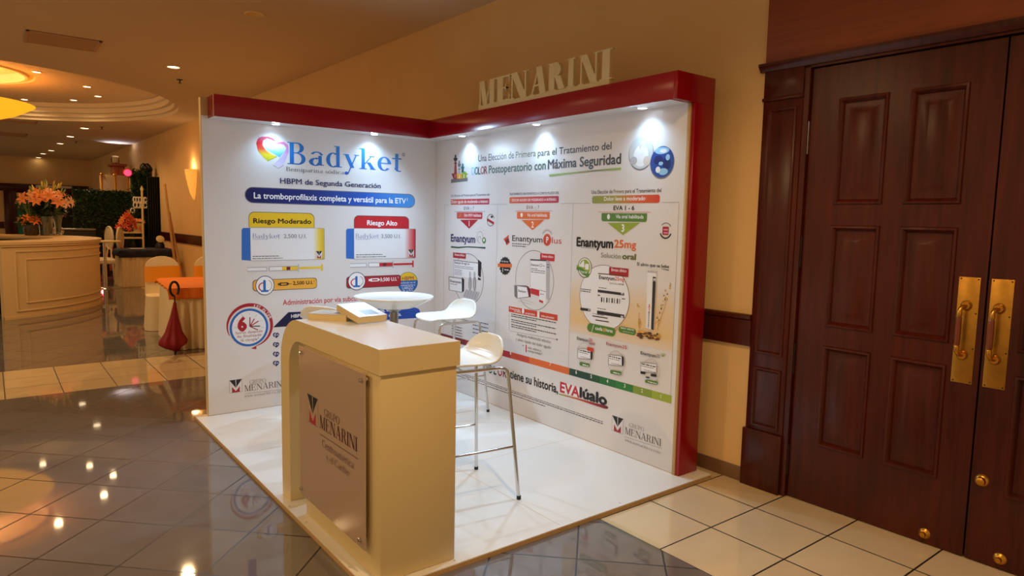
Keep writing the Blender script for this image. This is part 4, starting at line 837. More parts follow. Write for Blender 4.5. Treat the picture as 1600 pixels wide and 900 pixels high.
bar(926, 950, 492.6, 494.2, P_['char'], .16); bar(931, 952, 499, 500.6, P_['char'], .16); K.fine(926, 490.6, 944, 493, 1.6, P_['grey'], 4)
bar(908, 924, 450.8, 451.8, P_['ink'], .12); K.fine(908.4, 455, 923, 457, 2, P_['char'], 5); bar(907.4, 923, 480.4, 484.6, P_['char'], .14); K.text('M', 918.6, 485.6, 922.8, 486, 3, P_['pack'], .04)
def pill(pts, m_): K.poly(pts, m_)
def gpill(x0, x1, yt, yb, sl, m_):
    h = (yb-yt)/2; ym = (yt+yb)/2; P = []
    for a_ in range(-90, 91, 20): P.append((x1-h*.75+h*.75*math.cos(R(a_)), ym+(x1-x0)*sl+h*math.sin(R(a_))))
    for a_ in range(90, 271, 20): P.append((x0+h*.75+h*.75*math.cos(R(a_)), ym+h*math.sin(R(a_))))
    K.poly(P, m_)
gpill(918, 962, 504.8, 518.4, .16, P_['mgreen']); K.line([(928.4, 507), (924.6, 519.6)], 1.2, P_['pack']); K.text('cada', 930.8, 515, 942, 516.8, 5, P_['white'], .02); K.text('8', 943, 518, 946, 518.4, 5.6, P_['amber'], .02); K.text('horas', 947, 517.8, 957.6, 519.6, 5, P_['white'], .02)
gpill(967, 994, 509.4, 519.4, .16, P_['mgreen']); K.text('Sabor natural', 970, 513.6, 991, 516.4, 3.2, P_['white'], .01); K.fine(974, 518.4, 990, 520.8, 1.8, P_['lgrey'], 2)
K.line([(962, 517), (966, 512)], .8, P_['grey'])
rnd = random.Random(3)
for i in range(26):
    t_ = rnd.random(); x = 1026+t_*22+rnd.uniform(-2, 2); y = 505-t_*62+rnd.uniform(-6, 6); K.ell(x, y, rnd.uniform(.4, 1.2), rnd.uniform(.6, 2.2), P_['gold'] if i % 3 else P_['brown'], n=8)
for i in range(14): t_ = rnd.random(); x = 1000-t_*4+rnd.uniform(-2, 3); K.ell(x, 516-t_*46, .7, rnd.uniform(1, 3), P_['gold'], n=8)
K.line([(1027, 516), (1032, 500), (1039, 480), (1042, 468)], 1.1, P_['gold']); K.line([(1000, 518), (998, 505), (999, 492)], 1, P_['gold'])
K.poly([(1012.4, 422.6), (1026.6, 424), (1026.4, 427), (1012.3, 425.4)], P_['lgrey']); K.poly([(1012.3, 425.4), (1026.4, 427), (1022.2, 516.6), (1010, 512)], P_['pack']); K.poly([(1020.8, 432), (1025.8, 433), (1022, 516), (1018, 514.4)], P_['char']); K.text('M', 1021.4, 439, 1025.2, 439.6, 4.6, P_['pack'], .05)
for i, ch in enumerate('Enantyum25mg'): K.text(ch, 1012.2+i*.16, 511-i*3.1, 1015.4+i*.16, 511.6-i*3.1, 3.4, P_['ink'] if i < 8 else P_['redd'], .02)
for i in range(34): x = rnd.uniform(998.5, 1030.5); y = 522+rnd.uniform(-5, 5)+(x-998)*.12; K.ell(x, y, rnd.uniform(1.5, 4), rnd.uniform(.8, 2.2), rnd.choice([P_['brown'], P_['gold'], P_['brown'], P_['amber'], P_['char']]), n=10)
def mini(tx, words, box, dark, oval, gp, tag_=None):
    for w_, a_, b_, yy_, m_ in words: K.text(w_, a_, yy_, b_, yy_+(b_-a_)*.15, 4.6, P_[m_], .02)
    K.ell(*oval, P_['lgrey'], inner=.96); x0, x1, yt, yb = box; sl = .12
    K.poly([(x0, yt), (x1, yt+(x1-x0)*sl), (x1, yb+(x1-x0)*sl), (x0, yb)], P_['grey']); K.poly([(x0+.7, yt+.8), (x1, yt+.8+(x1-x0)*sl), (x1, yb-.7+(x1-x0)*sl), (x0+.7, yb-.7)], P_['pack'])
    if dark: K.poly([(x1-.4, yt+2), (x1+2.6, yt+4), (x1+2.4, yb+1), (x1-.2, yb+2.6)], P_['ink'])
    K.fine(x0+1.4, yt+4.4, x1-1, yt+4.4+(x1-x0)*sl, 2.6, P_['ink'], 6); K.fine(x0+1.4, yt+6.8, x1-4, yt+6.8+(x1-x0)*sl, 1.4, P_['char'], 7); K.fine(x0+5, yb-1.6, x1-1, yb-1.6+(x1-x0)*sl, 1.4, P_['grey'], 8)
    gpill(*gp, .14, P_['mgreen']); K.fine(gp[0]+5, (gp[2]+gp[3])/2+2.2, gp[1]-2, (gp[2]+gp[3])/2+4, 2.4, P_['white'], 9)
    if tag_: K.rect(*tag_, P_['ored'], r=.006)
mini(0, [('Enantyum', 902.6, 920.6, 531, 'char'), ('25', 921.4, 926, 533, 'redd'), ('cápsulas', 921, 930.6, 537.6, 'brownred')], (903.4, 924, 543.6, 559.6), True, (914.6, 553, 12, 17.5), (906.4, 922.4, 565.4, 571), (918.4, 928.6, 541.6, 547.6))
mini(0, [('Enantyum', 948.4, 972.6, 539.4, 'brownred'), ('25', 973.6, 980, 544, 'redd')], (951.6, 973, 553.6, 569.6), True, (963.6, 566.6, 13, 19), (954.4, 972.4, 577.6, 583.6))
mini(0, [('Enantyum', 1002.2, 1026, 554, 'ink'), ('25', 1027, 1032, 558, 'grey')], (1002, 1026.6, 565.4, 580), False, (1019, 578, 13.6, 17.6), (1009, 1029, 592.6, 598))
bar(1002, 1009.4, 580, 583.6, P_['ink'], .14); bar(1018, 1027, 583.6, 587.6, P_['ink'], .14); bar(1010.6, 1016, 588, 590, P_['ink'], .14)
for k_ in range(5): q = R(30+k_*30); K.line([(1037, 557), (1037+4.4*math.cos(q), 557-6*math.sin(q))], 1, P_['olive'])
K.n = 0
# graded colour scale
cuts = [(686, 'dred'), (716, 'dred'), (728, 'crimson'), (797.5, 'ored'), (826, 'orange'), (889, None)]
g_l = [(889, 'dg1'), (924, 'dg2'), (937, 'g1'), (962, 'g2'), (989.5, 'ol1'), (1019, 'ol2'), (1050.4, None)]
P_.update(dg1=pm('pine_green', 26, 70, 52), dg2=pm('fir_green', 26, 84, 50), g1=pm('leaf_green', 34, 112, 54), g2=pm('grass_green', 44, 128, 52), ol1=pm('lime_green', 132, 156, 44), ol2=pm('pale_lime', 158, 176, 46))
for L_ in (cuts, g_l):
    for (x, m_), (x2, _m) in zip(L_, L_[1:]): K.urect(RP(x, 560 if x < 800 else 600)[0], RP(x2, 560 if x2 < 800 else 600)[0], .444, .4956, P_[m_])
for n_, x, y in (('8', 796, 553.6), ('7', 858, 571), ('6', 898.6, 583.6), ('5', 922, 590.4), ('4', 947.4, 597.6), ('3', 974.4, 605), ('2', 1001.4, 612.8), ('1', 1031.4, 621.4)): K.text(n_, x, y, x+(3.6 if n_ != '1' else 2.4), y+.9, 5.4, P_['white'], .025)
K.n = 0
xx = 755
for ch, m_ in zip('DOLOR', ('teal', 'dgreen', 'ink', 'crimson', 'dred')): K.text(ch, xx, 579.6+.287*(xx-755), xx+6.6, 579.6+.287*(xx-748.4), 12, P_[m_], .03); xx += 7.6
K.text('tiene su historia,', 797, 591.6, 871.6, 612.6, 12.6, P_['ink'], .03)
K.poly([(874.6, 597), (906, 605.4), (906, 621.6), (873.6, 612)], P_['pack']); K.text('EVA', 875.4, 612.2, 905, 620.6, 15, P_['redd'], .035); K.text('lúalo', 906.4, 620.8, 947.4, 632.8, 15.4, P_['ink'], .05)
sw2 = ramp_mat('print_red_swoosh', 0, RP(873, 615)[0], RP(950, 636)[0], [(150, 160, 60), (206, 90, 40), (176, 30, 40), (110, 14, 40)])
K.poly([(872.4, 614.6), (905, 622.6), (930, 629.6), (947, 633.6), (950.6, 636), (950, 638.8), (945, 638.6), (926, 632.4), (900, 623.6), (874, 616.6)], sw2)
K.n = 0
for k_ in range(3): K.fine(706, 579.4+k_*2.6, 942-(k_ == 2)*90, 658.6+k_*2.6-(k_ == 2)*29, 1.7, P_['char'] if k_ else P_['grey'], k_+50)
K.n = 0
K.mlogo(956.2, 974.2, 648.4, 672.4, at=956.2)
K.text('GRUPO', 983, 667.4, 1006.4, 674, 6.6, P_['grey'], serif=SERL); K.text('MENARINI', 976.6, 678.6, 1033.4, 696.4, 10.6, P_['char'], serif=SERL); K.line([(976, 682), (1033.8, 700.6)], .5, P_['grey']); K.text('www.menarini-ca.com', 976.4, 690, 1033, 708.4, 4.8, P_['grey'], serif=SERL)
rw = mb.build('backdrop_wall', booth, smooth=0); rw['label'] = 'right printed wall with three product columns'
# --- red header over both walls, red side wall
mb = MB(); mb.box((-.0, -1.992, HB), (HE, -HE, HT), M['red'], ch=.002); mb.add([(.0, -1.99, HB-.0005), (HE-.003, -1.99, HB-.0005), (HE-.003, 0, HB-.0005), (0, 0, HB-.0005)], [(0, 1, 2, 3)], M['board'])
mb.box((HE-.016, -1.9945, HB), (HE-.001, -1.992, HT), M['edge']); mb.build('header_beam', booth)['label'] = 'red header beam over the left wall'
mb = MB(); mb.box((HE+.0005, -HE, HB), (2.9, .0, HT), M['red'], ch=.002); mb.add([(HE, -HE+.003, HB-.0005), (BW, -HE+.003, HB-.0005), (BW, 0, HB-.0005), (HE, 0, HB-.0005)], [(3, 2, 1, 0)], M['board']); mb.box((0, -HE, HB), (HE+.0005, 0, HT), M['red'])
mb.build('header_beam', booth)['label'] = 'red header beam over the right wall'
mb = MB(); mb.box((BW+.001, -.012, 0), (BW+.022, .05, HB-.001), M['edge'], ch=.002); mb.build('board_edge_strip', booth)['label'] = 'pale bare edge of the right wall board'
mb = MB(); mb.box((BW+.024, -.004, FZ), (BW+.05, .178, HB), M['red'], ch=.002); mb.box((BW+.024, -HE, HB), (BW+.05, .178, HT), M['red'], ch=.002); mb.build('side_wall', booth)['label'] = 'tall narrow red side wall at the right end'
for (px, py) in ((432, 193), (586, 209), (724, 212), (841, 194), (1006, 168)):
    c = onz(px, py, HB); left = px < 700
    c.x = .095 if left else c.x; c.y = c.y if left else -.085
    mb = MB(); mb.lathe([(.026, -.001), (.03, -.007), (.036, -.006), (.04, -.001)], c, M['white'], 24); sp_ = mb.build('spotlight', booth)
    mb = MB(); mb.lathe([(0, -.009), (.02, -.008), (.03, -.004)], c, M['coldlamp'], 20); mb.build('lens', sp_)
    spot((c.x, c.y, c.z-.022), 9, (.42, .72, 1), 136, 1.0, .035, aim=(-.05, 0, -1) if left else (0, .05, -1))
    spot((c.x, c.y, c.z-.024), 64, COOL, 125, 1.0, .03, aim=(1.05, 0, -1) if left else (0, -1.05, -1))
# --- raised sign letters on the right header
LY = -.165
mb = MB(); mb.box((.918, LY, HT), (2.372, LY+.03, HT+.034), M['cream'], ch=.002); base = mb.build('sign_base', booth); base['label'] = 'cream base strip under raised letters'
c4 = lambda x: ony(680+x/3.474, 165, LY).x
spans = [('M', 232, 325), ('E', 325, 402), ('N', 400, 500), ('A', 508, 598), ('R', 602, 700), ('I', 708, 752), ('N', 770, 880), ('I', 884, 952)]
GB = serif_glyphs(.26, .06)
zb0, zt0 = HT+.034, 2.665
for ch, a_, b_ in spans:
    u0, u1 = c4(a_), c4(b_); gl, adv = GB[ch]; xs_ = [x for pl in gl for x, y in pl]; lo, hi = min(xs_), max(xs_); mb = MB(); k = 0
    for pl in gl:
        k += 1; e = .0002*k
        mb.prism([(u0+(x-lo)/(hi-lo)*(u1-u0), LY+.002-e, zb0+y*(zt0-zb0)) for x, y in pl], (0, .024+2*e, 0), M['cream'])
    mb.build('sign_letter', base, smooth=0, fixn=False)
# ================================================================== RECEPTION COUNTER
ct = thing('reception_counter', (2.39, -1.88, 0), 'cream arched reception counter with an acrylic company plate, at the front corner of the platform', 'counter', world=True)
Y0, Y1 = -2.08, -1.682
def arch_outline():
    o = [(1.792, 0.001), (1.792, .78)]
    for i in range(1, 13): a = PI-PI/2*i/12; o.append((2.05+.258*math.cos(a), .78+.244*math.sin(a)))
    o += [(2.99, 1.024), (2.99, .914), (2.07, .914)]
    for i in range(1, 11): a = PI/2+PI/2*i/10; o.append((2.07+.15*math.cos(a), .764+.15*math.sin(a)))
    o += [(1.92, .001)]; return o
mb = MB(); mb.prism([(x, Y0, z) for x, z in arch_outline()], (0, Y1-Y0, 0), M['cream']); mb.build('arched_top', ct, smooth=25, fixn=True)
mb = MB(); mb.box((2.123, -2.068, .001), (2.978, -1.692, .9135), M['cream'], ch=.003); mb.build('pedestal', ct)
mb = MB(); mb.add([(2.02, Y0+.004, 1.0244), (2.987, Y0+.004, 1.0244), (2.987, Y1-.004, 1.0244), (2.02, Y1-.004, 1.0244)], [(0, 1, 2, 3)], M['tabletop']); mb.build('cool_lit_worktop', ct)['label'] = 'glossy worktop sheet, coloured whiter for the cool light falling on it'  # cool spotlight on the cream top is put into this whiter sheet
PY = -2.098
mb = MB(); mb.box((2.118, PY, .118), (2.885, PY+.008, .905), M['plate'], ch=.0015)
def C3(u, v, d): return (u, PY-d, v)
def CP(px, py): p = ony(px, py, PY); return p.x, p.z
K = Print(C3, CP, mb); K.kind = 'C'
K.mlogo(480.2, 497, 613.8, 657.5, at=480.2, dark=M['plate'])
wine = pm('wine_brown', 84, 30, 26)
K.text('GRUPO', 506.4, 650.8, 530.8, 662.6, 11.4, wine, serif=SERL); K.text('MENARINI', 499.8, 669.8, 559, 704.2, 20, wine, serif=SER)
K.line([(500, 677.8), (559.6, 717)], .8, wine); K.text('Centroamérica', 503.8, 698.8, 553.8, 731, 11.4, wine, serif=SERL); K.text('y el Caribe', 510.6, 716.4, 546.4, 745, 10, wine, serif=SERL)
plt = mb.build('company_plate', ct, smooth=0); plt['label'] = 'rosy acrylic plate lettered with the company name'
for x, z in ((2.157, .874), (2.858, .874), (2.146, .156), (2.845, .156)):
    mb = MB(); mb.lathe([(0, .012), (.008, .012), (.010, .010), (.010, -.03), (.006, -.03)], (0, 0, 0), M['chrome'], 16, xf=Matrix.Translation((x, PY, z)) @ Matrix.Rotation(R(90), 4, 'X')); mb.build('standoff_screw', plt)
# two thick paperbacks on the worktop
cover = mat('book_cover', (206, 196, 182), .35, noise=.1, nscale=9); coverd = mat('book_cover_print', (70, 58, 54), .4)
def book(name, loc, rz, tilt, L_, W_, T_, label):
    t = thing(name, loc, label, 'book', 'thick paperbacks on the counter', rz=rz); t.rotation_euler = (0, tilt, rz)
    mb = MB(); mb.box((-L_/2+.002, -W_/2+.002, .0015), (L_/2-.003, W_/2-.003, T_-.0015), M['paper']); mb.build('page_block', t)
    mb = MB(); mb.box((-L_/2, -W_/2, 0), (L_/2, W_/2, .0014), cover); mb.box((-L_/2, -W_/2, T_-.0014), (L_/2, W_/2, T_), cover); mb.box((-L_/2, W_/2-.0015, 0), (L_/2, W_/2, T_), cover)
    z = T_+.0003
    for a, b, c, d in ((-.38, .1, -.1, .34), (-.38, -.36, .36, -.3), (.05, -.2, .4, .3), (-.35, -.2, -.02, .0)): mb.add([(a*L_, b*W_, z), (c*L_, b*W_, z), (c*L_, d*W_, z), (a*L_, d*W_, z)], [(0, 1, 2, 3)], coverd if a > 0 else P_['lgrey'])
    mb.build('cover', t); return t
book('book', (2.085, -1.895, 1.0246), R(40), 0, .22, .15, .034, 'lower thick paperback lying flat on the counter, partly under the other book')
book('book', (2.21, -1.795, 1.0485), R(4), R(9.5), .245, .165, .036, 'upper thick paperback tilted over the flat book on the counter')
# ================================================================== BISTRO TABLE AND STOOLS
bt = thing('bistro_table', (1.2, -1.067, 0), 'round white high table with a dished top on a steel post', 'table')
mb = MB(); mb.lathe([(0, 1.012), (.25, 1.012), (.272, 1.016), (.280, 1.014), (.281, 1.006), (.262, .992), (.20, .962), (.15, .938), (.135, .932), (0, .932)], (0, 0, 0), M['tabletop'], 56); mb.build('tabletop', bt)
mb = MB(); mb.tube([(0, 0, .02), (0, 0, .935)], .03, M['steel'], 24); mb.lathe([(.03, .935), (.06, .93), (.06, .92), (.03, .9)], (0, 0, 0), M['steel'], 24); mb.build('post', bt)
mb = MB(); mb.lathe([(0, .03), (.05, .028), (.2, .014), (.225, .008), (.228, 0), (0, 0)], (0, 0, 0), M['steel'], 48); mb.build('base', bt)
def make_stool(label):
    t = thing('bar_stool', (0, 0, 0), label, 'bar stool', 'white shell bar stools with chrome legs')
    prof = [(-.215, .752), (-.21, .764), (-.19, .772), (-.10, .771), (0, .768), (.08, .770), (.13, .781), (.168, .804), (.19, .838), (.202, .872), (.208, .906)]
    cum = [0]
    for (a0, b0), (a1, b1) in zip(prof, prof[1:]): cum.append(cum[-1]+math.hypot(a1-a0, b1-b0))
    LT = cum[-1]
    def fn(u, v):
        l = u*LT; i = max(k for k in range(len(prof)-1) if cum[k] <= l+1e-9); f_ = (l-cum[i])/(cum[i+1]-cum[i]); y = prof[i][0]*(1-f_)+prof[i+1][0]*f_; z = prof[i][1]*(1-f_)+prof[i+1][1]*f_
        q = 2*v-1; e = 1.0; r0, r1 = .10, .115
        if l < r0: e = .5+.5*math.sqrt(max(0, 1-((r0-l)/r0)**2))
        if l > LT-r1: e = .34+.66*math.sqrt(max(0, 1-((l-LT+r1)/r1)**2))
        w = (.196+.014*math.sin(PI*u))*e; x = q*w; back = max(0, (u-.52)/.48); qq = x/.2
        return (x, y-.06*back*qq*qq, z+.014*qq*qq*(1-back))
    mb = MB(); mb.grid(fn, 40, 20, M['plastic']); mb.build('seat_shell', t, smooth=60, solid=.011)
    tops = {}
    for sx in (-1, 1):
        # side frame: knee bends joined by a rail under the seat
        mb = MB()
        a = [(sx*.192, -.192, .705), (sx*.189, -.187, .727), (sx*.184, -.172, .740), (sx*.18, -.14, .745), (sx*.18, .14, .745), (sx*.184, .172, .740), (sx*.189, .187, .727), (sx*.192, .192, .705)]
        mb.tube(a, .0105, M['chrome'], 12)
        mb.tube([(sx*.18, -.08, .745), (0, -.08, .755)], .008, M['chrome'], 8); mb.tube([(sx*.18, .1, .745), (0, .1, .757)], .008, M['chrome'], 8)
        mb.build('seat_frame', t)
        for sy in (-1, 1):
            mb = MB(); mb.tube([(sx*.192, sy*.192, .707), (sx*.257, sy*.238, .012)], .0105, M['chrome'], 12); lg = mb.build('leg', t)
            mb = MB(); mb.tube([(sx*.2575, sy*.2385, .02), (sx*.2585, sy*.239, 0)], .0125, M['rubber'], 12); mb.build('foot_cap', lg)
        k = (.717-.30)/.705; xx, yy = .192+.065*k, .192+.046*k
        mb = MB(); mb.tube([(sx*xx, -yy, .30), (sx*xx, yy, .30)], .0075, M['chrome'], 10); mb.build('footrest', t)
    return t
st = make_stool('white shell bar stool nearest the viewer, half hidden by the cream counter')
st.location = (2.335, -1.235, 0); st.rotation_euler.z = R(-7)
clone(st, (.85, -.396, 0), 0, 'white shell bar stool between the white round table and the right printed wall')
clone(st, (.60, -1.26, 0), R(-146), 'white bar stool by the left printed wall, only its low back showing above the counter')

# ================================================================== FAR HALL
# ---- round bar
BC = (-8.775, -4.005); B0, B1 = R(21), R(262)
bar_ = thing('curved_bar', (BC[0], BC[1], FZ), 'curved cream bar counter with moulded panels in the far hall', 'bar counter', world=True)
def arcwall(mb, r0, r1, z0, z1, a0, a1, mt, n=72):
    mb.lathe([(r0, z0), (r1, z0), (r1, z1), (r0, z1), (r0, z0)], (BC[0], BC[1], 0), mt, n, a0, a1)
    for a in (a0, a1): mb.add([(BC[0]+r*math.cos(a), BC[1]+r*math.sin(a), z) for r, z in ((r0, z0), (r1, z0), (r1, z1), (r0, z1))], [(0, 1, 2, 3)], mt)
mb = MB(); arcwall(mb, 2.14, 2.235, FZ, 1.04, B0, B1, M['barcream']); arcwall(mb, 2.2, 2.255, FZ, .01, B0, B1, M['barcream']); mb.build('front_wall', bar_, smooth=30)
mb = MB(); arcwall(mb, 1.56, 2.275, 1.065, 1.105, B0-.01, B1, M['barcream']); arcwall(mb, 1.6, 2.26, 1.035, 1.065, B0, B1, M['barcream']); mb.build('bar_top', bar_, smooth=30)
mb = MB(); arcwall(mb, 1.75, 2.14, .55, .58, B0+.03, B1, M['dark']); arcwall(mb, 1.75, 1.78, .0, 1.03, B0+.05, B1, M['dark']); mb.build('inner_shelf', bar_, smooth=30)
def moulding(a0, a1, z0, z1):
    mb = MB(); rr = 2.237; n = 28
    arc = lambda z: [(BC[0]+rr*math.cos(a0+(a1-a0)*i/n), BC[1]+rr*math.sin(a0+(a1-a0)*i/n), z) for i in range(n+1)]
    P = arc(z0); Q = arc(z1)
    for L_ in (P, Q, [P[0], Q[0]], [P[-1], Q[-1]]): mb.tube(L_, .016, M['barcream'], 8)
    mb.build('panel_moulding', bar_)
moulding(R(25.4), R(118), .085, .965); moulding(R(29), R(114), .20, .845)
moulding(R(123), R(215), .085, .965); moulding(R(127), R(211), .20, .845)
# ---- flowers on the bar
leafd = mat('dark_leaf', (26, 52, 34), .5, noise=.4, nscale=12); leafm = mat('mid_leaf', (58, 98, 50), .5, noise=.3, nscale=12); leafp = mat('pale_leaf', (120, 150, 70), .5)
coral = mat('coral_petal', (240, 148, 100), .5, noise=.15, nscale=20); orange_f = mat('orange_petal', (244, 130, 64), .5, noise=.15, nscale=20); bud = mat('yellow_bud', (214, 190, 96), .5); pinkp = mat('pink_petal', (240, 184, 160), .5); redf = mat('red_petal', (222, 52, 44), .5, noise=.2, nscale=20); whitep = mat('white_petal', (226, 226, 232), .5)
gl_ = mat('vase_glass', (226, 232, 226), .04, trans=.9); water = mat('vase_stems', (120, 112, 70), .5, noise=.4, nscale=25, stretch=(6, 6, .6)); dkglass = mat('dark_vase', (66, 52, 40), .2)
def petal(mb, xf, L_, w, mt, curl=.5):
    V = []; F = []; n = 5
    for i in range(n+1):
        t_ = i/n; ww = w*math.sin(PI*min(.98, t_*.86+.1))*.5; r_ = L_*t_; z = L_*(.55*t_-curl*t_*t_*.9)
        V += [(r_, -ww, z+.1*ww), (r_, 0, z-.25*ww), (r_, ww, z+.1*ww)]
    for i in range(n):
        for k in range(2): F.append((i*3+k, (i+1)*3+k, (i+1)*3+k+1, i*3+k+1))
    mb.add(V, F, mt, xf)
def lily(parent, c, size, mt, dirv, name='lily'):
    mb = MB(); q = Vector(dirv).to_track_quat('Z', 'Y').to_matrix().to_4x4(); B = Matrix.Translation(c) @ q
    for k in range(6): petal(mb, B @ Matrix.Rotation(k*PI/3+.2, 4, 'Z'), size*.5, size*.21, mt, .55)
    for k in range(3): mb.tube([B @ Vector((0, 0, 0)), B @ Vector((.04*math.cos(k*2.1), .04*math.sin(k*2.1), size*.32))], .003, bud, 5)
    mb.tube([B @ Vector((0, 0, 0)), B @ Vector((0, 0, -size*.5))], .006, leafm, 5)
    return mb.build(name, parent, smooth=50)
def leaves(mb, pts, size, mts, rnd, droop=0):
    for p in pts:
        xf = Matrix.Translation(p) @ Matrix.Rotation(rnd.uniform(0, 2*PI), 4, 'Z') @ Matrix.Rotation(rnd.uniform(-.9, .7), 4, 'Y') @ Matrix.Rotation(rnd.uniform(-.8, .8), 4, 'X'); s_ = size*rnd.uniform(.7, 1.3); m_ = rnd.choice(mts)
        mb.add([(0, 0, 0), (s_*.45, s_*.2, s_*.05), (s_, 0, -s_*.08), (s_*.45, -s_*.2, s_*.05)], [(0, 1, 2, 3)], m_, xf)
def stems(parent, c, z0, z1, n, rnd, spread):
    mb = MB()
    for i in range(n): a = rnd.uniform(0, 2*PI); r_ = rnd.uniform(0, .05); mb.tube([(c[0]+r_*math.cos(a+2), c[1]+r_*math.sin(a+2), z0), (c[0]+r_*math.cos(a), c[1]+r_*math.sin(a), (z0+z1)/2), (c[0]+spread*rnd.uniform(.3, 1)*math.cos(a), c[1]+spread*rnd.uniform(.3, 1)*math.sin(a), z1)], .005, leafm, 5)
    mb.build('stems', parent)
rnd = random.Random(11); BTZ = 1.105
vc = onx(72.5, 368, -10.1); vc.z = BTZ
t = thing('lily_bouquet', vc, 'large bouquet of coral lilies in a tall glass vase on the curved bar', 'flowers', 'flower arrangements on the round bar', world=True)
mb = MB(); mb.lathe([(0, .008), (.095, .008), (.1, .0), (.107, 0), (.118, .36), (.112, .36), (.101, .012), (0, .012)], vc, gl_, 28); mb.build('vase', t)
mb = MB(); mb.lathe([(0, .014), (.092, .014), (.098, .24), (0, .24)], vc, water, 20); mb.build('stems_in_water', t); stems(t, vc, BTZ+.1, BTZ+.62, 16, rnd, .3)
mb = MB(); pts = []
for i in range(260):
    a = rnd.uniform(0, 2*PI); r_ = .32*math.sqrt(rnd.random()); pts.append((vc[0]+r_*math.cos(a), vc[1]+r_*math.sin(a), BTZ+.36+rnd.uniform(0, .3)+.1*r_))
leaves(mb, pts, .17, [leafd, leafd, leafm], rnd); mb.build('foliage', t, smooth=0)
for i in range(34):
    a = i*2.4; f_ = math.sqrt((i+.5)/34); r_ = .42*f_; z = BTZ+.62+.22*math.cos(f_*1.4)+rnd.uniform(-.06, .06)-.03
    d_ = Vector((math.cos(a)*f_*1.2+.35, math.sin(a)*f_*1.2-.1, .75-.5*f_)); lily(t, (vc[0]+r_*math.cos(a), vc[1]+r_*math.sin(a), z), rnd.uniform(.2, .28), rnd.choice([coral, coral, coral, orange_f, pinkp]), d_)
for i in range(26):
    mb = MB(); a = rnd.uniform(0, 2*PI); r_ = .34*math.sqrt(rnd.random()); c = Vector((vc[0]+r_*math.cos(a), vc[1]+r_*math.sin(a), BTZ+.84+rnd.uniform(-.05, .12)-.2*r_)); d_ = Vector((math.cos(a)*.5*r_/.3, math.sin(a)*.5*r_/.3, 1)).normalized(); mb.tube([c, c+d_*.05, c+d_*.10, c+d_*.13], [.006, .016, .014, .003], rnd.choice([bud, leafp]), 7); mb.build('lily_bud', t)
v2 = onx(49, 368, -10.0); v2.z = BTZ
t = thing('flower_arrangement', v2, 'low arrangement of orange flowers in dark vase on curved bar, left of the big lilies', 'flowers', 'flower arrangements on the round bar', world=True)
mb = MB(); mb.lathe([(0, 0), (.1, 0), (.125, .1), (.12, .2), (.11, .2), (.1, .02), (0, .02)], v2, dkglass, 24); mb.build('vase', t)
mb = MB(); pts = [(v2[0]+rnd.uniform(-.14, .14), v2[1]+rnd.uniform(-.16, .16), BTZ+.16+rnd.uniform(0, .16)) for i in range(70)]; leaves(mb, pts, .1, [leafd, leafm], rnd); mb.build('foliage', t, smooth=0)
for i in range(9): a = i*2.4; r_ = .13*math.sqrt((i+.5)/9); lily(t, (v2[0]+r_*math.cos(a), v2[1]+r_*math.sin(a)*1.3, BTZ+.29+rnd.uniform(-.05, .06)), .17, orange_f, (math.cos(a)*.4+.5, math.sin(a)*.5, .5), 'blossom')
mb = MB()
for i in range(7): a = rnd.uniform(0, 6); mb.tube([(v2[0], v2[1], BTZ+.2), (v2[0]+.04*math.cos(a), v2[1]+.05*math.sin(a)-.03, BTZ+.5), (v2[0]+.12*math.cos(a), v2[1]+.13*math.sin(a)-.04, BTZ+.66)], [.006, .009, .002], leafp, 6)
mb.build('stems', t)
v3 = onx(91, 366, -10.5); v3.z = BTZ
t = thing('flower_vase', v3, 'flared glass vase of pale pink lilies on the curved bar, right of the big bouquet', 'flowers', 'flower arrangements on the round bar', world=True)
mb = MB(); mb.lathe([(0, 0), (.075, 0), (.05, .03), (.06, .2), (.11, .48), (.104, .48), (.05, .2), (.04, .04), (0, .03)], v3, gl_, 24); mb.build('vase', t); stems(t, v3, BTZ+.06, BTZ+.55, 8, rnd, .14)
for i in range(7): a = i*2.4; lily(t, (v3[0]+.1*math.cos(a), v3[1]+.12*math.sin(a), BTZ+.5+rnd.uniform(-.1, .1)), .18, pinkp if i % 3 else whitep, (math.cos(a)+.5, math.sin(a), .5))
# ---- skirted tables
linen = mat('cream_linen', (226, 204, 164), .85, bump=.1, nscale=60); orange_c = mat('orange_cloth', (232, 120, 26), .75, bump=.1, nscale=80); navy_c = mat('navy_cloth', (30, 34, 56), .8); sash = mat('orange_satin', (238, 150, 30), .4)
def pleats(hx, hy, z0, z1, mt, pitch=.09, amp=.014, flare=.03, r=.05):
    mb = MB(); P = []
    for (ax, ay), (bx, by), nx, ny in (((hx, -hy), (hx, hy), 1, 0), ((hx, hy), (-hx, hy), 0, 1), ((-hx, hy), (-hx, -hy), -1, 0), ((-hx, -hy), (hx, -hy), 0, -1)):
        L_ = math.hypot(bx-ax, by-ay); n = int(L_/pitch)*8
        for i in range(n): f_ = i/n; P.append((ax+(bx-ax)*f_, ay+(by-ay)*f_, nx, ny, amp*math.sin(2*PI*i/8)+amp*.5*math.sin(2*PI*i/23)))
    V = []; n = len(P); lev = [(z1, .25), (z1-.12, .8), ((z0+z1)/2, 1), (z0, 1.25)]
    for z, k in lev:
        for x, y, nx, ny, o in P: fl = flare*(z1-z)/(z1-z0); V.append((x+nx*(o*k+fl), y+ny*(o*k+fl), z))
    F = [(q*n+i, (q+1)*n+i, (q+1)*n+(i+1) % n, q*n+(i+1) % n) for q in range(len(lev)-1) for i in range(n)]
    mb.add(V, F, mt); return mb
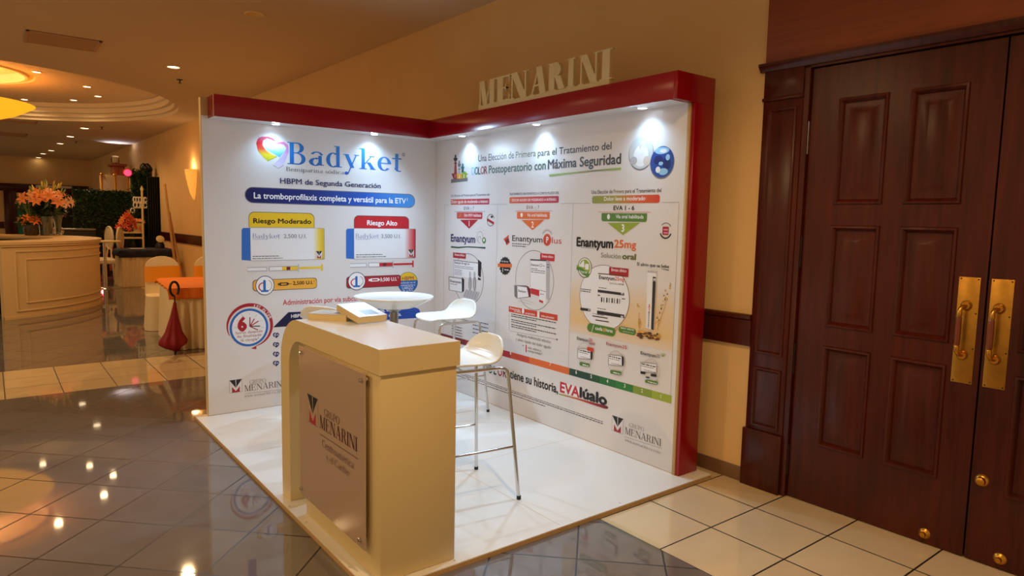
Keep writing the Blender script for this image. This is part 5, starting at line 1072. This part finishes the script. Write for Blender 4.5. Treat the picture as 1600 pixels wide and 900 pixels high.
def cloth(hx, hy, z, dropx0, dropx1, dropy0, dropy1, mt, seed=0):
    'a sheet lying on a table top with its overhang folded down the sides'
    rnd = random.Random(seed); n = 44
    def fn(u, v):
        sx = -hx-dropx0+(2*hx+dropx0+dropx1)*u; sy = -hy-dropy0+(2*hy+dropy0+dropy1)*v
        ox = max(0, -hx-sx, sx-hx); oy = max(0, -hy-sy, sy-hy); x = max(-hx, min(hx, sx)); y = max(-hy, min(hy, sy))
        d = max(ox, oy) if min(ox, oy) == 0 else math.hypot(ox, oy)
        w = (.012*math.sin(sx*21+seed)+.012*math.sin(sy*25+seed*2))*min(1, d/.06)
        push = .045*min(1, d/.02)+w+.06*min(ox, oy)
        if ox: x += math.copysign(push, sx)
        if oy: y += math.copysign(push, sy)
        return (x, y, z+.004-d)
    mb = MB(); mb.grid(fn, n, n, mt); return mb
def skirted_table(loc, rz, hx, hy, H, label, grp='skirted tables along the wall'):
    t = thing('skirted_table', loc, label, 'table', grp, rz=rz)
    mb = MB(); mb.box((-hx, -hy, H-.03), (hx, hy, H), linen, ch=.006); mb.build('tabletop', t)
    pleats(hx, hy, .004, H-.004, linen).build('table_skirt', t, smooth=60)
    for sx in (-1, 1):
        for sy in (-1, 1): mb = MB(); mb.tube([(sx*(hx-.06), sy*(hy-.06), 0), (sx*(hx-.06), sy*(hy-.06), H-.03)], .014, M['black'], 8); mb.build('leg', t)
    return t
OT = (-3.62, -1.27, FZ); orz = R(-4.5)
skirted_table(OT, orz, .60, .36, .745, 'cream skirted table under an orange cloth, just left of the booth')
o = cloth(.60, .36, .75, .07, .15, .05, .14, orange_c, 2).build('tablecloth', smooth=60, solid=.003)
base_z = o.location.z
o.location = (OT[0], OT[1], FZ+base_z); o.rotation_euler.z = orz; tag(o, 'orange cloth draped over the skirted table left of the booth', 'tablecloth')
NT = (-11.32, -.62, FZ)
skirted_table(NT, 0, .40, .50, .80, 'cream skirted table under a dark navy cloth, farther down the wall')
o = cloth(.40, .50, .805, .12, .17, .15, .12, navy_c, 5).build('tablecloth', smooth=60, solid=.004); bz0 = o.location.z; o.location = (NT[0], NT[1], FZ+bz0); tag(o, 'dark navy cloth with hanging corner on the farther skirted table', 'tablecloth')
mb = MB(); mb.box((-.15, -.14, 0), (.15, .14, .004), M['white'], ch=.001); p = onx(214, 386, -11.2); o = mb.build('paper_sheet', smooth=30); o.location = (-11.2, p.y, FZ+.816); tag(o, 'white sheet of paper lying on the navy tablecloth', 'paper')
t = thing('table_marker', (-11.3, onx(250, 380, -11.3).y, FZ+.815), 'small black stand topped with a white disc at the right end of the navy table', 'table decoration')
mb = MB(); mb.lathe([(0, .16), (.05, .15), (.09, .08), (.1, 0), (0, 0)], (0, 0, 0), M['black'], 20); mb.build('stand', t)
mb = MB(); mb.lathe([(0, .03), (.05, .03), (.085, .015), (.085, 0), (0, 0)], (0, 0, 0), M['cream'], 20, xf=Matrix.Translation((.03, 0, .2)) @ Matrix.Rotation(R(60), 4, 'Y')); mb.build('disc', t)
# ---- covered banquet chairs
def covered_chair(label):
    t = thing('covered_chair', (0, 0, 0), label, 'chair', 'cream covered banquet chairs with orange sashes')
    H = 1.0
    def outline(k):
        w = .215; o = []
        for i in range(25): a = PI*i/24; o.append((w*math.cos(a)*(1), .80+.19*math.sin(a)**.8 if 0 < i < 24 else .80))
        return [(w*1.04, .44)]+o+[(-w*1.04, .44)]
    O = outline(0); mb = MB(); mb.prism([(-.20-.03*(z-.44), x, z) for x, z in O], (-.05, 0, 0), linen); mb.build('back_cover', t, smooth=50, fixn=True)
    def fn(u, v):
        a = u*2*PI; c, s_ = math.cos(a), math.sin(a); p = 5; r_ = 1/((abs(c)**p+abs(s_)**p)**(1/p)); k = .225+.03*v+.006*math.sin(a*9)*v
        return (c*r_*k-.0, s_*r_*k, .47-.465*v)
    mb = MB(); mb.grid(fn, 64, 6, linen); mb.add([fn(i/64, 0) for i in range(64)], [tuple(range(64))], linen); mb.build('seat_cover', t, smooth=50)
    mb = MB()
    def sf(u, v):
        a = u*2*PI; c, s_ = math.cos(a), math.sin(a); p = 6; r_ = 1/((abs(c)**p+abs(s_)**p)**(1/p)); z = .635+.215*v
        return (-.225-.03*(z-.44)+c*r_*.036, s_*r_*.226, z+.004*math.sin(a*3))
    mb.grid(sf, 48, 5, sash); mb.build('sash', t, smooth=50)['label'] = 'wide orange satin sash'
    for sx in (-1, 1):
        for sy in (-1, 1): mb = MB(); mb.tube([(sx*.19, sy*.19, 0), (sx*.19, sy*.19, .44)], .011, M['black'], 8); mb.build('leg', t)
    return t
cc = covered_chair('cream covered chair with orange sash, fully seen at the end of the orange table')
cc.location = (-4.82, -1.44, FZ); cc.rotation_euler.z = R(-6)
clone(cc, (-4.78, -.80, FZ), R(-4), 'cream covered chair with orange sash, half hidden behind the booth wall')
# ---- red umbrella
up = Vector((-2.84, -1.70, FZ))
t = thing('umbrella', up, 'closed red umbrella with a black C shaped handle, leaning on the orange table skirt', 'umbrella')
redc = mat('red_umbrella_cloth', (140, 14, 30), .6); 
def uf(u, v):
    a = u*2*PI; pr = [(.0, .012), (.06, .05), (.16, .13), (.24, .135), (.4, .085), (.7, .045), (.92, .022), (1, .015)]
    for (a0, r0), (a1, r1) in zip(pr, pr[1:]):
        if a0 <= v <= a1+1e-9: r_ = r0+(r1-r0)*(v-a0)/(a1-a0); break
    r_ *= 1+.18*math.cos(a*8)*(1-v)
    return (r_*math.cos(a)*.7, r_*math.sin(a)-.035*(1-v)*(v > .05), .02+.57*v)
mb = MB(); mb.grid(uf, 64, 24, redc); mb.build('canopy', t, smooth=60)
mb = MB(); mb.tube([(0, 0, .02), (0, 0, .67)], .008, M['black'], 8); mb.lathe([(0, 0), (.012, .0), (.014, .03), (.008, .06)], (0, -.01, 0), M['black'], 10); mb.build('shaft', t)
mb = MB(); mb.tube([(0, .045*math.sin(R(a)), .745+.08*-math.cos(R(a))) for a in range(-10, -335, -15)], .0135, M['black'], 10); mb.build('handle', t)
# ---- high cocktail table with chrome foot, pair of oval backed chairs
c = onx(163, 378, -10.9)
t = thing('cocktail_table', (c.x, c.y, FZ), 'white topped high round table behind the curved bar', 'table')
mb = MB(); mb.lathe([(0, 1.0), (.3, 1.0), (.31, .99), (.3, .97), (0, .97)], (0, 0, 0), M['cream'], 32); mb.build('tabletop', t)
mb = MB(); mb.tube([(0, 0, .02), (0, 0, .98)], .03, M['chrome'], 14); mb.build('post', t)
mb = MB(); mb.lathe([(0, .04), (.05, .035), (.24, .01), (.25, 0), (0, 0)], (0, 0, 0), M['chrome'], 28); mb.build('base', t)
ivory = mat('ivory_chair_paint', (226, 206, 174), .45)
def oval_chair(label):
    t = thing('oval_back_chair', (0, 0, 0), label, 'chair', 'ivory oval backed chairs')
    mb = MB(); mb.ball((-.22, 0, 1.0), (.03, .2, .24), ivory, 28, 14); mb.build('back_pad', t)
    mb = MB(); mb.tube([(-.22, .215*math.cos(R(a)), 1.0+.255*math.sin(R(a))) for a in range(0, 361, 12)], .022, ivory, 8); mb.tube([(-.22, -.09, .78), (-.2, -.14, .5)], .018, ivory, 8); mb.tube([(-.22, .09, .78), (-.2, .14, .5)], .018, ivory, 8); mb.build('back_frame', t)
    mb = MB(); mb.box((-.23, -.23, .44), (.23, .23, .54), ivory, ch=.03); mb.build('seat', t)
    for sx in (-1, 1):
        for sy in (-1, 1): mb = MB(); mb.tube([(sx*.2, sy*.2, .46), (sx*.21, sy*.21, .2), (sx*.215, sy*.215, 0)], [.026, .02, .013], ivory, 8); mb.build('leg', t)
    mb = MB()
    for k in range(3): mb.grid(lambda u, v, k=k: (-.262-.012*math.sin(v*5+k), (u-.5)*.1+(-.05+.05*k)*v*1.4, .84-.62*v), 4, 8, orange_f)
    mb.build('sash', t, smooth=60, solid=.004)['label'] = 'hanging orange sash'
    return t
oc = oval_chair('left of the two ivory oval backed chairs beside the hedge wall'); p = onx(173, 372, -12.68); oc.location = (-12.74, p.y-.23, FZ); oc.rotation_euler.z = R(284)
p = onx(184.5, 372, -12.02); clone(oc, (-12.06, p.y-.17, FZ), R(246), 'right of the two ivory oval backed chairs, turned edge-on by the flower shelf')
# ---- flower shelf
a_, b_ = onx(185, 362, -12.75), onx(223, 362, -12.75)
t = thing('flower_shelf', (-12.9, (a_.y+b_.y)/2, FZ), 'narrow white two tier shelf table holding flowers in front of the hedge column', 'shelf')
hw = (b_.y-a_.y)/2
for z in (a_.z-FZ, onx(185, 370.5, -12.75).z-FZ): mb = MB(); mb.box((-.15, -hw, z-.04), (.15, hw, z), M['cream'], ch=.006); mb.build('shelf_board', t)
for sy in (-1, -.35, .3, 1):
    for sx in (-.13, .13): mb = MB(); mb.tube([(sx, sy*(hw-.02), 0), (sx, sy*(hw-.02), a_.z-FZ-.02)], .011, M['black'], 8); mb.build('leg', t)
sh = a_.z
fa = onx(199, 362, -12.85)
t = thing('flower_arrangement', (fa.x, fa.y, sh), 'tall red and orange flower arrangement on the white shelf by the hedge', 'flowers', 'flowers on the white shelf', world=True)
mb = MB(); mb.lathe([(0, 0), (.07, 0), (.1, .06), (.09, .1), (0, .1)], (fa.x, fa.y, sh), dkglass, 18); mb.build('vase', t)
for i in range(22): a = i*2.4; f_ = i/22; lily(t, (fa.x+.1, fa.y+(.26*math.cos(a)*(1-f_)), sh+.06+.40*f_+rnd.uniform(-.03, .03)), .17, redf if i % 3 else orange_f, (1, math.cos(a), .3), 'blossom')
mb = MB()
for i in range(8): a = -.5+i*.15; mb.tube([(fa.x, fa.y, sh+.1), (fa.x, fa.y+.2*math.sin(a*1.4), sh+.4), (fa.x, fa.y+.42*math.sin(a*1.6), sh+.62)], [.008, .008, .002], leafd, 6)
mb.build('stems', t)
fp = onx(215, 362, -12.85)
t = thing('potted_flowers', (fp.x, fp.y, sh), 'white pot of small peach flowers on the white shelf, right of the red arrangement', 'flowers', 'flowers on the white shelf', world=True)
mb = MB(); mb.lathe([(0, 0), (.09, 0), (.1, .2), (.09, .2), (.08, .02), (0, .02)], (fp.x, fp.y, sh), M['cream'], 22); mb.build('pot', t)
for i in range(13): a = i*2.4; r_ = .13*math.sqrt((i+.5)/13); lily(t, (fp.x+r_*math.cos(a), fp.y+r_*math.sin(a), sh+.26+rnd.uniform(-.03, .05)), .13, coral, (math.cos(a)*.5+.4, math.sin(a)*.6, .8), 'blossom')
# ---- artificial hedge wall and hedge column
hl = [mat('hedge_leaf_dark', (18, 44, 22), .55), mat('hedge_leaf', (32, 66, 30), .55), mat('hedge_leaf_light', (56, 92, 40), .55)]
HX = -14.6
p0, p1 = onx(113, 294, HX), onx(206, 297, HX)
t = thing('hedge_wall', (HX, (p0.y+p1.y)/2, FZ), 'wide artificial hedge backdrop behind the oval backed chairs', 'hedge wall', world=True)
mb = MB(); mb.box((HX-.2, p0.y, FZ), (HX-.06, p1.y, p0.z-.03), hl[0]); mb.build('frame', t)
mb = MB(); rnd = random.Random(5); pts = [(HX-.05+rnd.uniform(0, .06), rnd.uniform(p0.y, p1.y), rnd.uniform(FZ+.03, p0.z)) for i in range(5200)]; leaves(mb, pts, .075, hl, rnd); o = mb.build('foliage', t, smooth=0); o['kind'] = 'stuff'
CX = -13.2; q0, q1 = onx(204, 263, CX), onx(238, 262, CX)
t = thing('hedge_column', (CX, (q0.y+q1.y)/2, FZ), 'tall leafy hedge column with white cut-out sign, right of the hedge wall', 'hedge column', world=True)
mb = MB(); mb.box((CX-.3, q0.y+.03, FZ), (CX-.06, q1.y, q0.z-.06), hl[0]); mb.build('frame', t)
mb = MB(); pts = [(CX-.06+rnd.uniform(0, .1), rnd.uniform(q0.y, q1.y-.06), rnd.uniform(FZ+.03, q0.z-.02)) for i in range(2300)]; leaves(mb, pts, .09, hl, rnd); o = mb.build('foliage', t, smooth=0); o['kind'] = 'stuff'
mb = MB(); s0, s1 = onx(208, 308, CX+.12), onx(229.5, 325.5, CX+.12); yw, zh = s1.y-s0.y, s0.z-s1.z
for z0_, z1_, pts_ in ((.55, 1, 4), (.05, .5, 3)):
    for k in range(pts_+1):
        yc = s0.y+yw*(k+.5)/(pts_+1); zc = s1.z+zh*(z0_+z1_)/2; mb.tube([(CX+.12, yc+yw*.5/(pts_+1)*math.cos(R(a)), zc+zh*.24*math.sin(R(a))) for a in range(20, 380, 30)], .016, M['white'], 6)
for f_ in (0, .5, 1): mb.tube([(CX+.115, s0.y, s1.z+zh*f_), (CX+.115, s1.y, s1.z+zh*(f_*.96+.02))], .012, M['white'], 6)
mb.tube([(CX+.1, s0.y+yw*.15*math.cos(R(a))-.02, s1.z-.06+zh*.2*math.sin(R(a))) for a in range(0, 361, 30)], .014, M['white'], 6); mb.build('cut_out_sign', t)['label'] = 'white cut-out lettered sign'
neon = mat('pink_neon', (255, 90, 140), .4, emit=.9, ecol=(255, 84, 140)); nc = onx(199.5, 270, CX+.1)
mb = MB(); mb.lathe([(0, .02), (.05, .03), (.075, .02), (.085, 0), (0, 0)], (0, 0, 0), neon, 24, xf=Matrix.Translation(nc) @ Matrix.Rotation(R(90), 4, 'Y')); mb.tube([(nc.x-.03, nc.y, nc.z), (nc.x-.12, nc.y+.12, nc.z-.1)], .02, M['black'], 8)
mb.tube([(nc.x+.002, nc.y+.088*math.cos(R(a)), nc.z+.088*math.sin(R(a))) for a in range(0, 361, 20)], .014, redf, 8); mb.build('neon_disc', t)['label'] = 'glowing pink disc with red rim'
# black drape behind the column
DXX = -13.0; d0, d1 = onx(237, 276, DXX), onx(252.5, 274, DXX)
mb = MB()
n = 60; V = []
for i in range(n+1): f_ = i/n; y = d0.y-.1+(d1.y-d0.y+.1)*f_; x = DXX-.05+.03*math.sin(f_*40); V += [(x, y, FZ), (x, y, d0.z)]
mb.add(V, [(2*i, 2*i+2, 2*i+3, 2*i+1) for i in range(n)], mat('black_drape', (16, 15, 18), .9)); tag(mb.build('black_drape', smooth=60, solid=.01), 'black hanging drape between the hedge column and the wall', 'drape')
mb = MB(); bt0 = onx(222, 276, CX-.05)
for k in range(7): mb.ball((CX-.18+.02*(k % 3), bt0.y+.03+.028*k, q0.z+.04+.03*math.sin(k*1.9)), (.1, .06, .09), M['black'], 12, 8)
tag(mb.build('black_cloth_bundle', smooth=60), 'black cloth bundle lying on top of the hedge column', 'cloth')
# cases behind the hedge wall
KX = -15.4; k0, k1 = onx(158, 273, KX), onx(200, 276, KX); case = mat('beige_case', (196, 166, 140), .5)
t = thing('equipment_case', (KX, (k0.y+k1.y)/2, FZ), 'tall beige panelled case with bright metal edges behind the hedge wall', 'case', world=True)
mb = MB(); mb.box((KX-.4, k0.y, FZ), (KX, k1.y, k0.z), case, ch=.01); mb.build('body', t)
for f_ in (0, .52, 1): mb = MB(); y = k0.y+(k1.y-k0.y)*f_; mb.box((KX, y-.025, FZ), (KX+.012, y+.025, k0.z+.01), M['brass'], ch=.003); mb.build('edge_trim', t)
for f_ in (.02, .5, .98): mb = MB(); mb.ball((KX-.02, k0.y+(k1.y-k0.y)*f_, k0.z+.01), .045, M['brass'], 12, 8); mb.build('corner_fitting', t)
WXX = -16.2; w0, w1 = onx(174, 259, WXX), onx(195, 256, WXX)
t = thing('wooden_cabinet', (WXX, (w0.y+w1.y)/2, FZ), 'tall reddish wooden cabinet standing behind the beige case', 'cabinet', world=True)
mb = MB(); mb.box((WXX-.5, w0.y+.03, FZ), (WXX, w1.y, w0.z), M['frieze'], ch=.01); mb.build('body', t)
mb = MB(); mb.box((WXX-.5, w0.y-.03, w0.z), (WXX+.04, w1.y+.05, w0.z+.07), M['frieze'], ch=.012); mb.build('cornice', t)
for k in range(2): mb = MB(); h_ = (w1.y-w0.y-.05)/2; mb.box((WXX, w0.y+.04+k*h_, FZ+.1), (WXX+.02, w0.y+.03+(k+1)*h_, w0.z-.05), M['frieze'], ch=.008); d_ = mb.build('door', t); mb = MB(); mb.ball((WXX+.035, w0.y+.04+h_+(-.03 if k == 0 else .03), 1.1), .018, M['brass'], 10, 6); mb.build('knob', d_)
pl = onx(181.5, 259, WXX)
t = thing('stage_light', (WXX-.15, pl.y, w0.z+.07), 'small stage lamp standing on top of the wooden cabinet', 'stage light')
mb = MB(); mb.tube([(0, 0, .02), (.02, 0, .1), (.05, 0, .2)], [.06, .08, .085], M['cream'], 14); mb.build('lamp_body', t)
mb = MB(); mb.box((-.09, -.07, 0), (.09, .07, .02), M['black'], ch=.004); mb.tube([(0, .09, .01), (0, .09, .16)], .01, M['black'], 6); mb.tube([(0, -.09, .01), (0, -.09, .16)], .01, M['black'], 6); mb.build('yoke', t)
spot((WXX-.08, pl.y, w0.z+.30), 26, (.72, .74, 1), 130, .8, .08, aim=(.35, .1, 1))
# thin pole and leaning poles
pb = onx(224, 384, -12.0)
t = thing('thin_pole', (-12.0, pb.y, FZ), 'thin pale pole standing in front of the hedge column behind the navy table', 'pole')
tp = onx(221.5, 294, -12.0)
mb = MB(); mb.tube([(0, 0, .02), (0, tp.y-pb.y, tp.z-FZ-.08)], .022, M['cream'], 10); mb.build('shaft', t)
mb = MB(); mb.tube([(0, tp.y-pb.y, tp.z-FZ-.08), (0, tp.y-pb.y, tp.z-FZ-.02), (0, tp.y-pb.y, tp.z-FZ+.06)], [.022, .034, .003], M['cream'], 10); mb.build('finial', t)
mb = MB(); mb.lathe([(0, .03), (.05, .025), (.16, .012), (.17, 0), (0, 0)], (0, 0, 0), M['steel'], 24); mb.build('base', t)
pole_w = mat('pale_wood_pole', (196, 150, 96), .5); t_ = onx(258, 291, -11.7)
for top, bot, lb in (((258, 291), (272, 400), 'longer pale wooden pole leaning on the wall behind the navy table'), ((265, 335), (277, 398), 'shorter wooden pole leaning on the wall behind the navy table')):
    a_, b_ = onx(*top, -10.95), onx(*bot, -10.75); d_ = (a_-b_); b_ = b_+d_*((FZ+.012-b_.z)/d_.z)
    mb = MB(); mb.tube([b_, b_+(a_-b_)*.5, a_], [.03, .028, .022], pole_w, 10); mb.tube([a_, a_+(a_-b_).normalized()*.05], [.03, .02], pole_w, 10); tag(mb.build('wooden_pole'), lb, 'pole', 'poles leaning on the wall')
# dark side bar with round emblem, long white screen case, red floor lamp
SX = -13.4; s0, s1 = onx(84, 357, SX), onx(150, 359, SX)
t = thing('dark_side_bar', (SX, (s0.y+s1.y)/2, FZ), 'low black service bar with a round cream emblem behind the flowers', 'bar counter', world=True)
mb = MB(); mb.box((SX-.5, s0.y, FZ), (SX, s1.y, s0.z-.04), M['black'], ch=.01); mb.build('body', t)
mb = MB(); mb.box((SX-.54, s0.y-.03, s0.z-.04), (SX+.03, s1.y, s0.z), M['steel'], ch=.006); mb.build('top', t)
ec = onx(91, 361, SX+.02)
mb = MB(); E3 = Matrix.Translation((SX+.004, ec.y, ec.z)) @ Matrix.Rotation(R(90), 4, 'Y'); mb.lathe([(0, .01), (.11, .01), (.115, .0), (0, 0)], (0, 0, 0), M['cream'], 28, xf=E3)
for y in (-.035, .035): mb.box((SX+.014, ec.y+y-.012, ec.z-.06), (SX+.018, ec.y+y+.012, ec.z+.06), P_['brownred'])
mb.box((SX+.014, ec.y-.03, ec.z-.012), (SX+.018, ec.y+.03, ec.z+.012), P_['brownred']); mb.tube([(SX+.015, ec.y+.092*math.cos(R(a)), ec.z+.092*math.sin(R(a))) for a in range(0, 361, 18)], .006, P_['brownred'], 6); mb.build('emblem', t)['label'] = 'round cream emblem with dark mark'
e0, e1 = onx(56, 291, EX+.3), onx(112, 291.5, EX+.3)
t = thing('projection_screen_case', (EX+.2, (e0.y+e1.y)/2, e0.z-.05), 'long white horizontal screen case above the flowers on the end wall', 'screen case', world=True)
mb = MB(); mb.box((EX+.08, e0.y, e0.z-.04), (EX+.26, e1.y, e0.z+.05), M['white'], ch=.02); mb.build('housing', t)
for yy in (e0.y-.02, e1.y-.0): mb = MB(); mb.box((EX+.078, yy, e0.z-.045), (EX+.265, yy+.02, e0.z+.055), M['steel'], ch=.006); mb.build('end_cap', t)
rc = onz(167, 430, FZ+.03)
t = thing('floor_uplight', (rc.x, rc.y, FZ), 'small floor lamp glowing red beside the curved bar', 'floor lamp')
mb = MB(); mb.lathe([(0, 0), (.09, 0), (.1, .05), (.08, .14), (.07, .14), (0, .12)], (0, 0, 0), M['black'], 20); mb.build('housing', t)
mb = MB(); mb.lathe([(0, .13), (.07, .13)], (0, 0, 0), mat('red_lamp_lens', (255, 30, 30), .4, emit=6), 20); mb.build('lens', t)
glow((rc.x+.1, rc.y-.1, .35), 7, (1, .04, .06), .05)
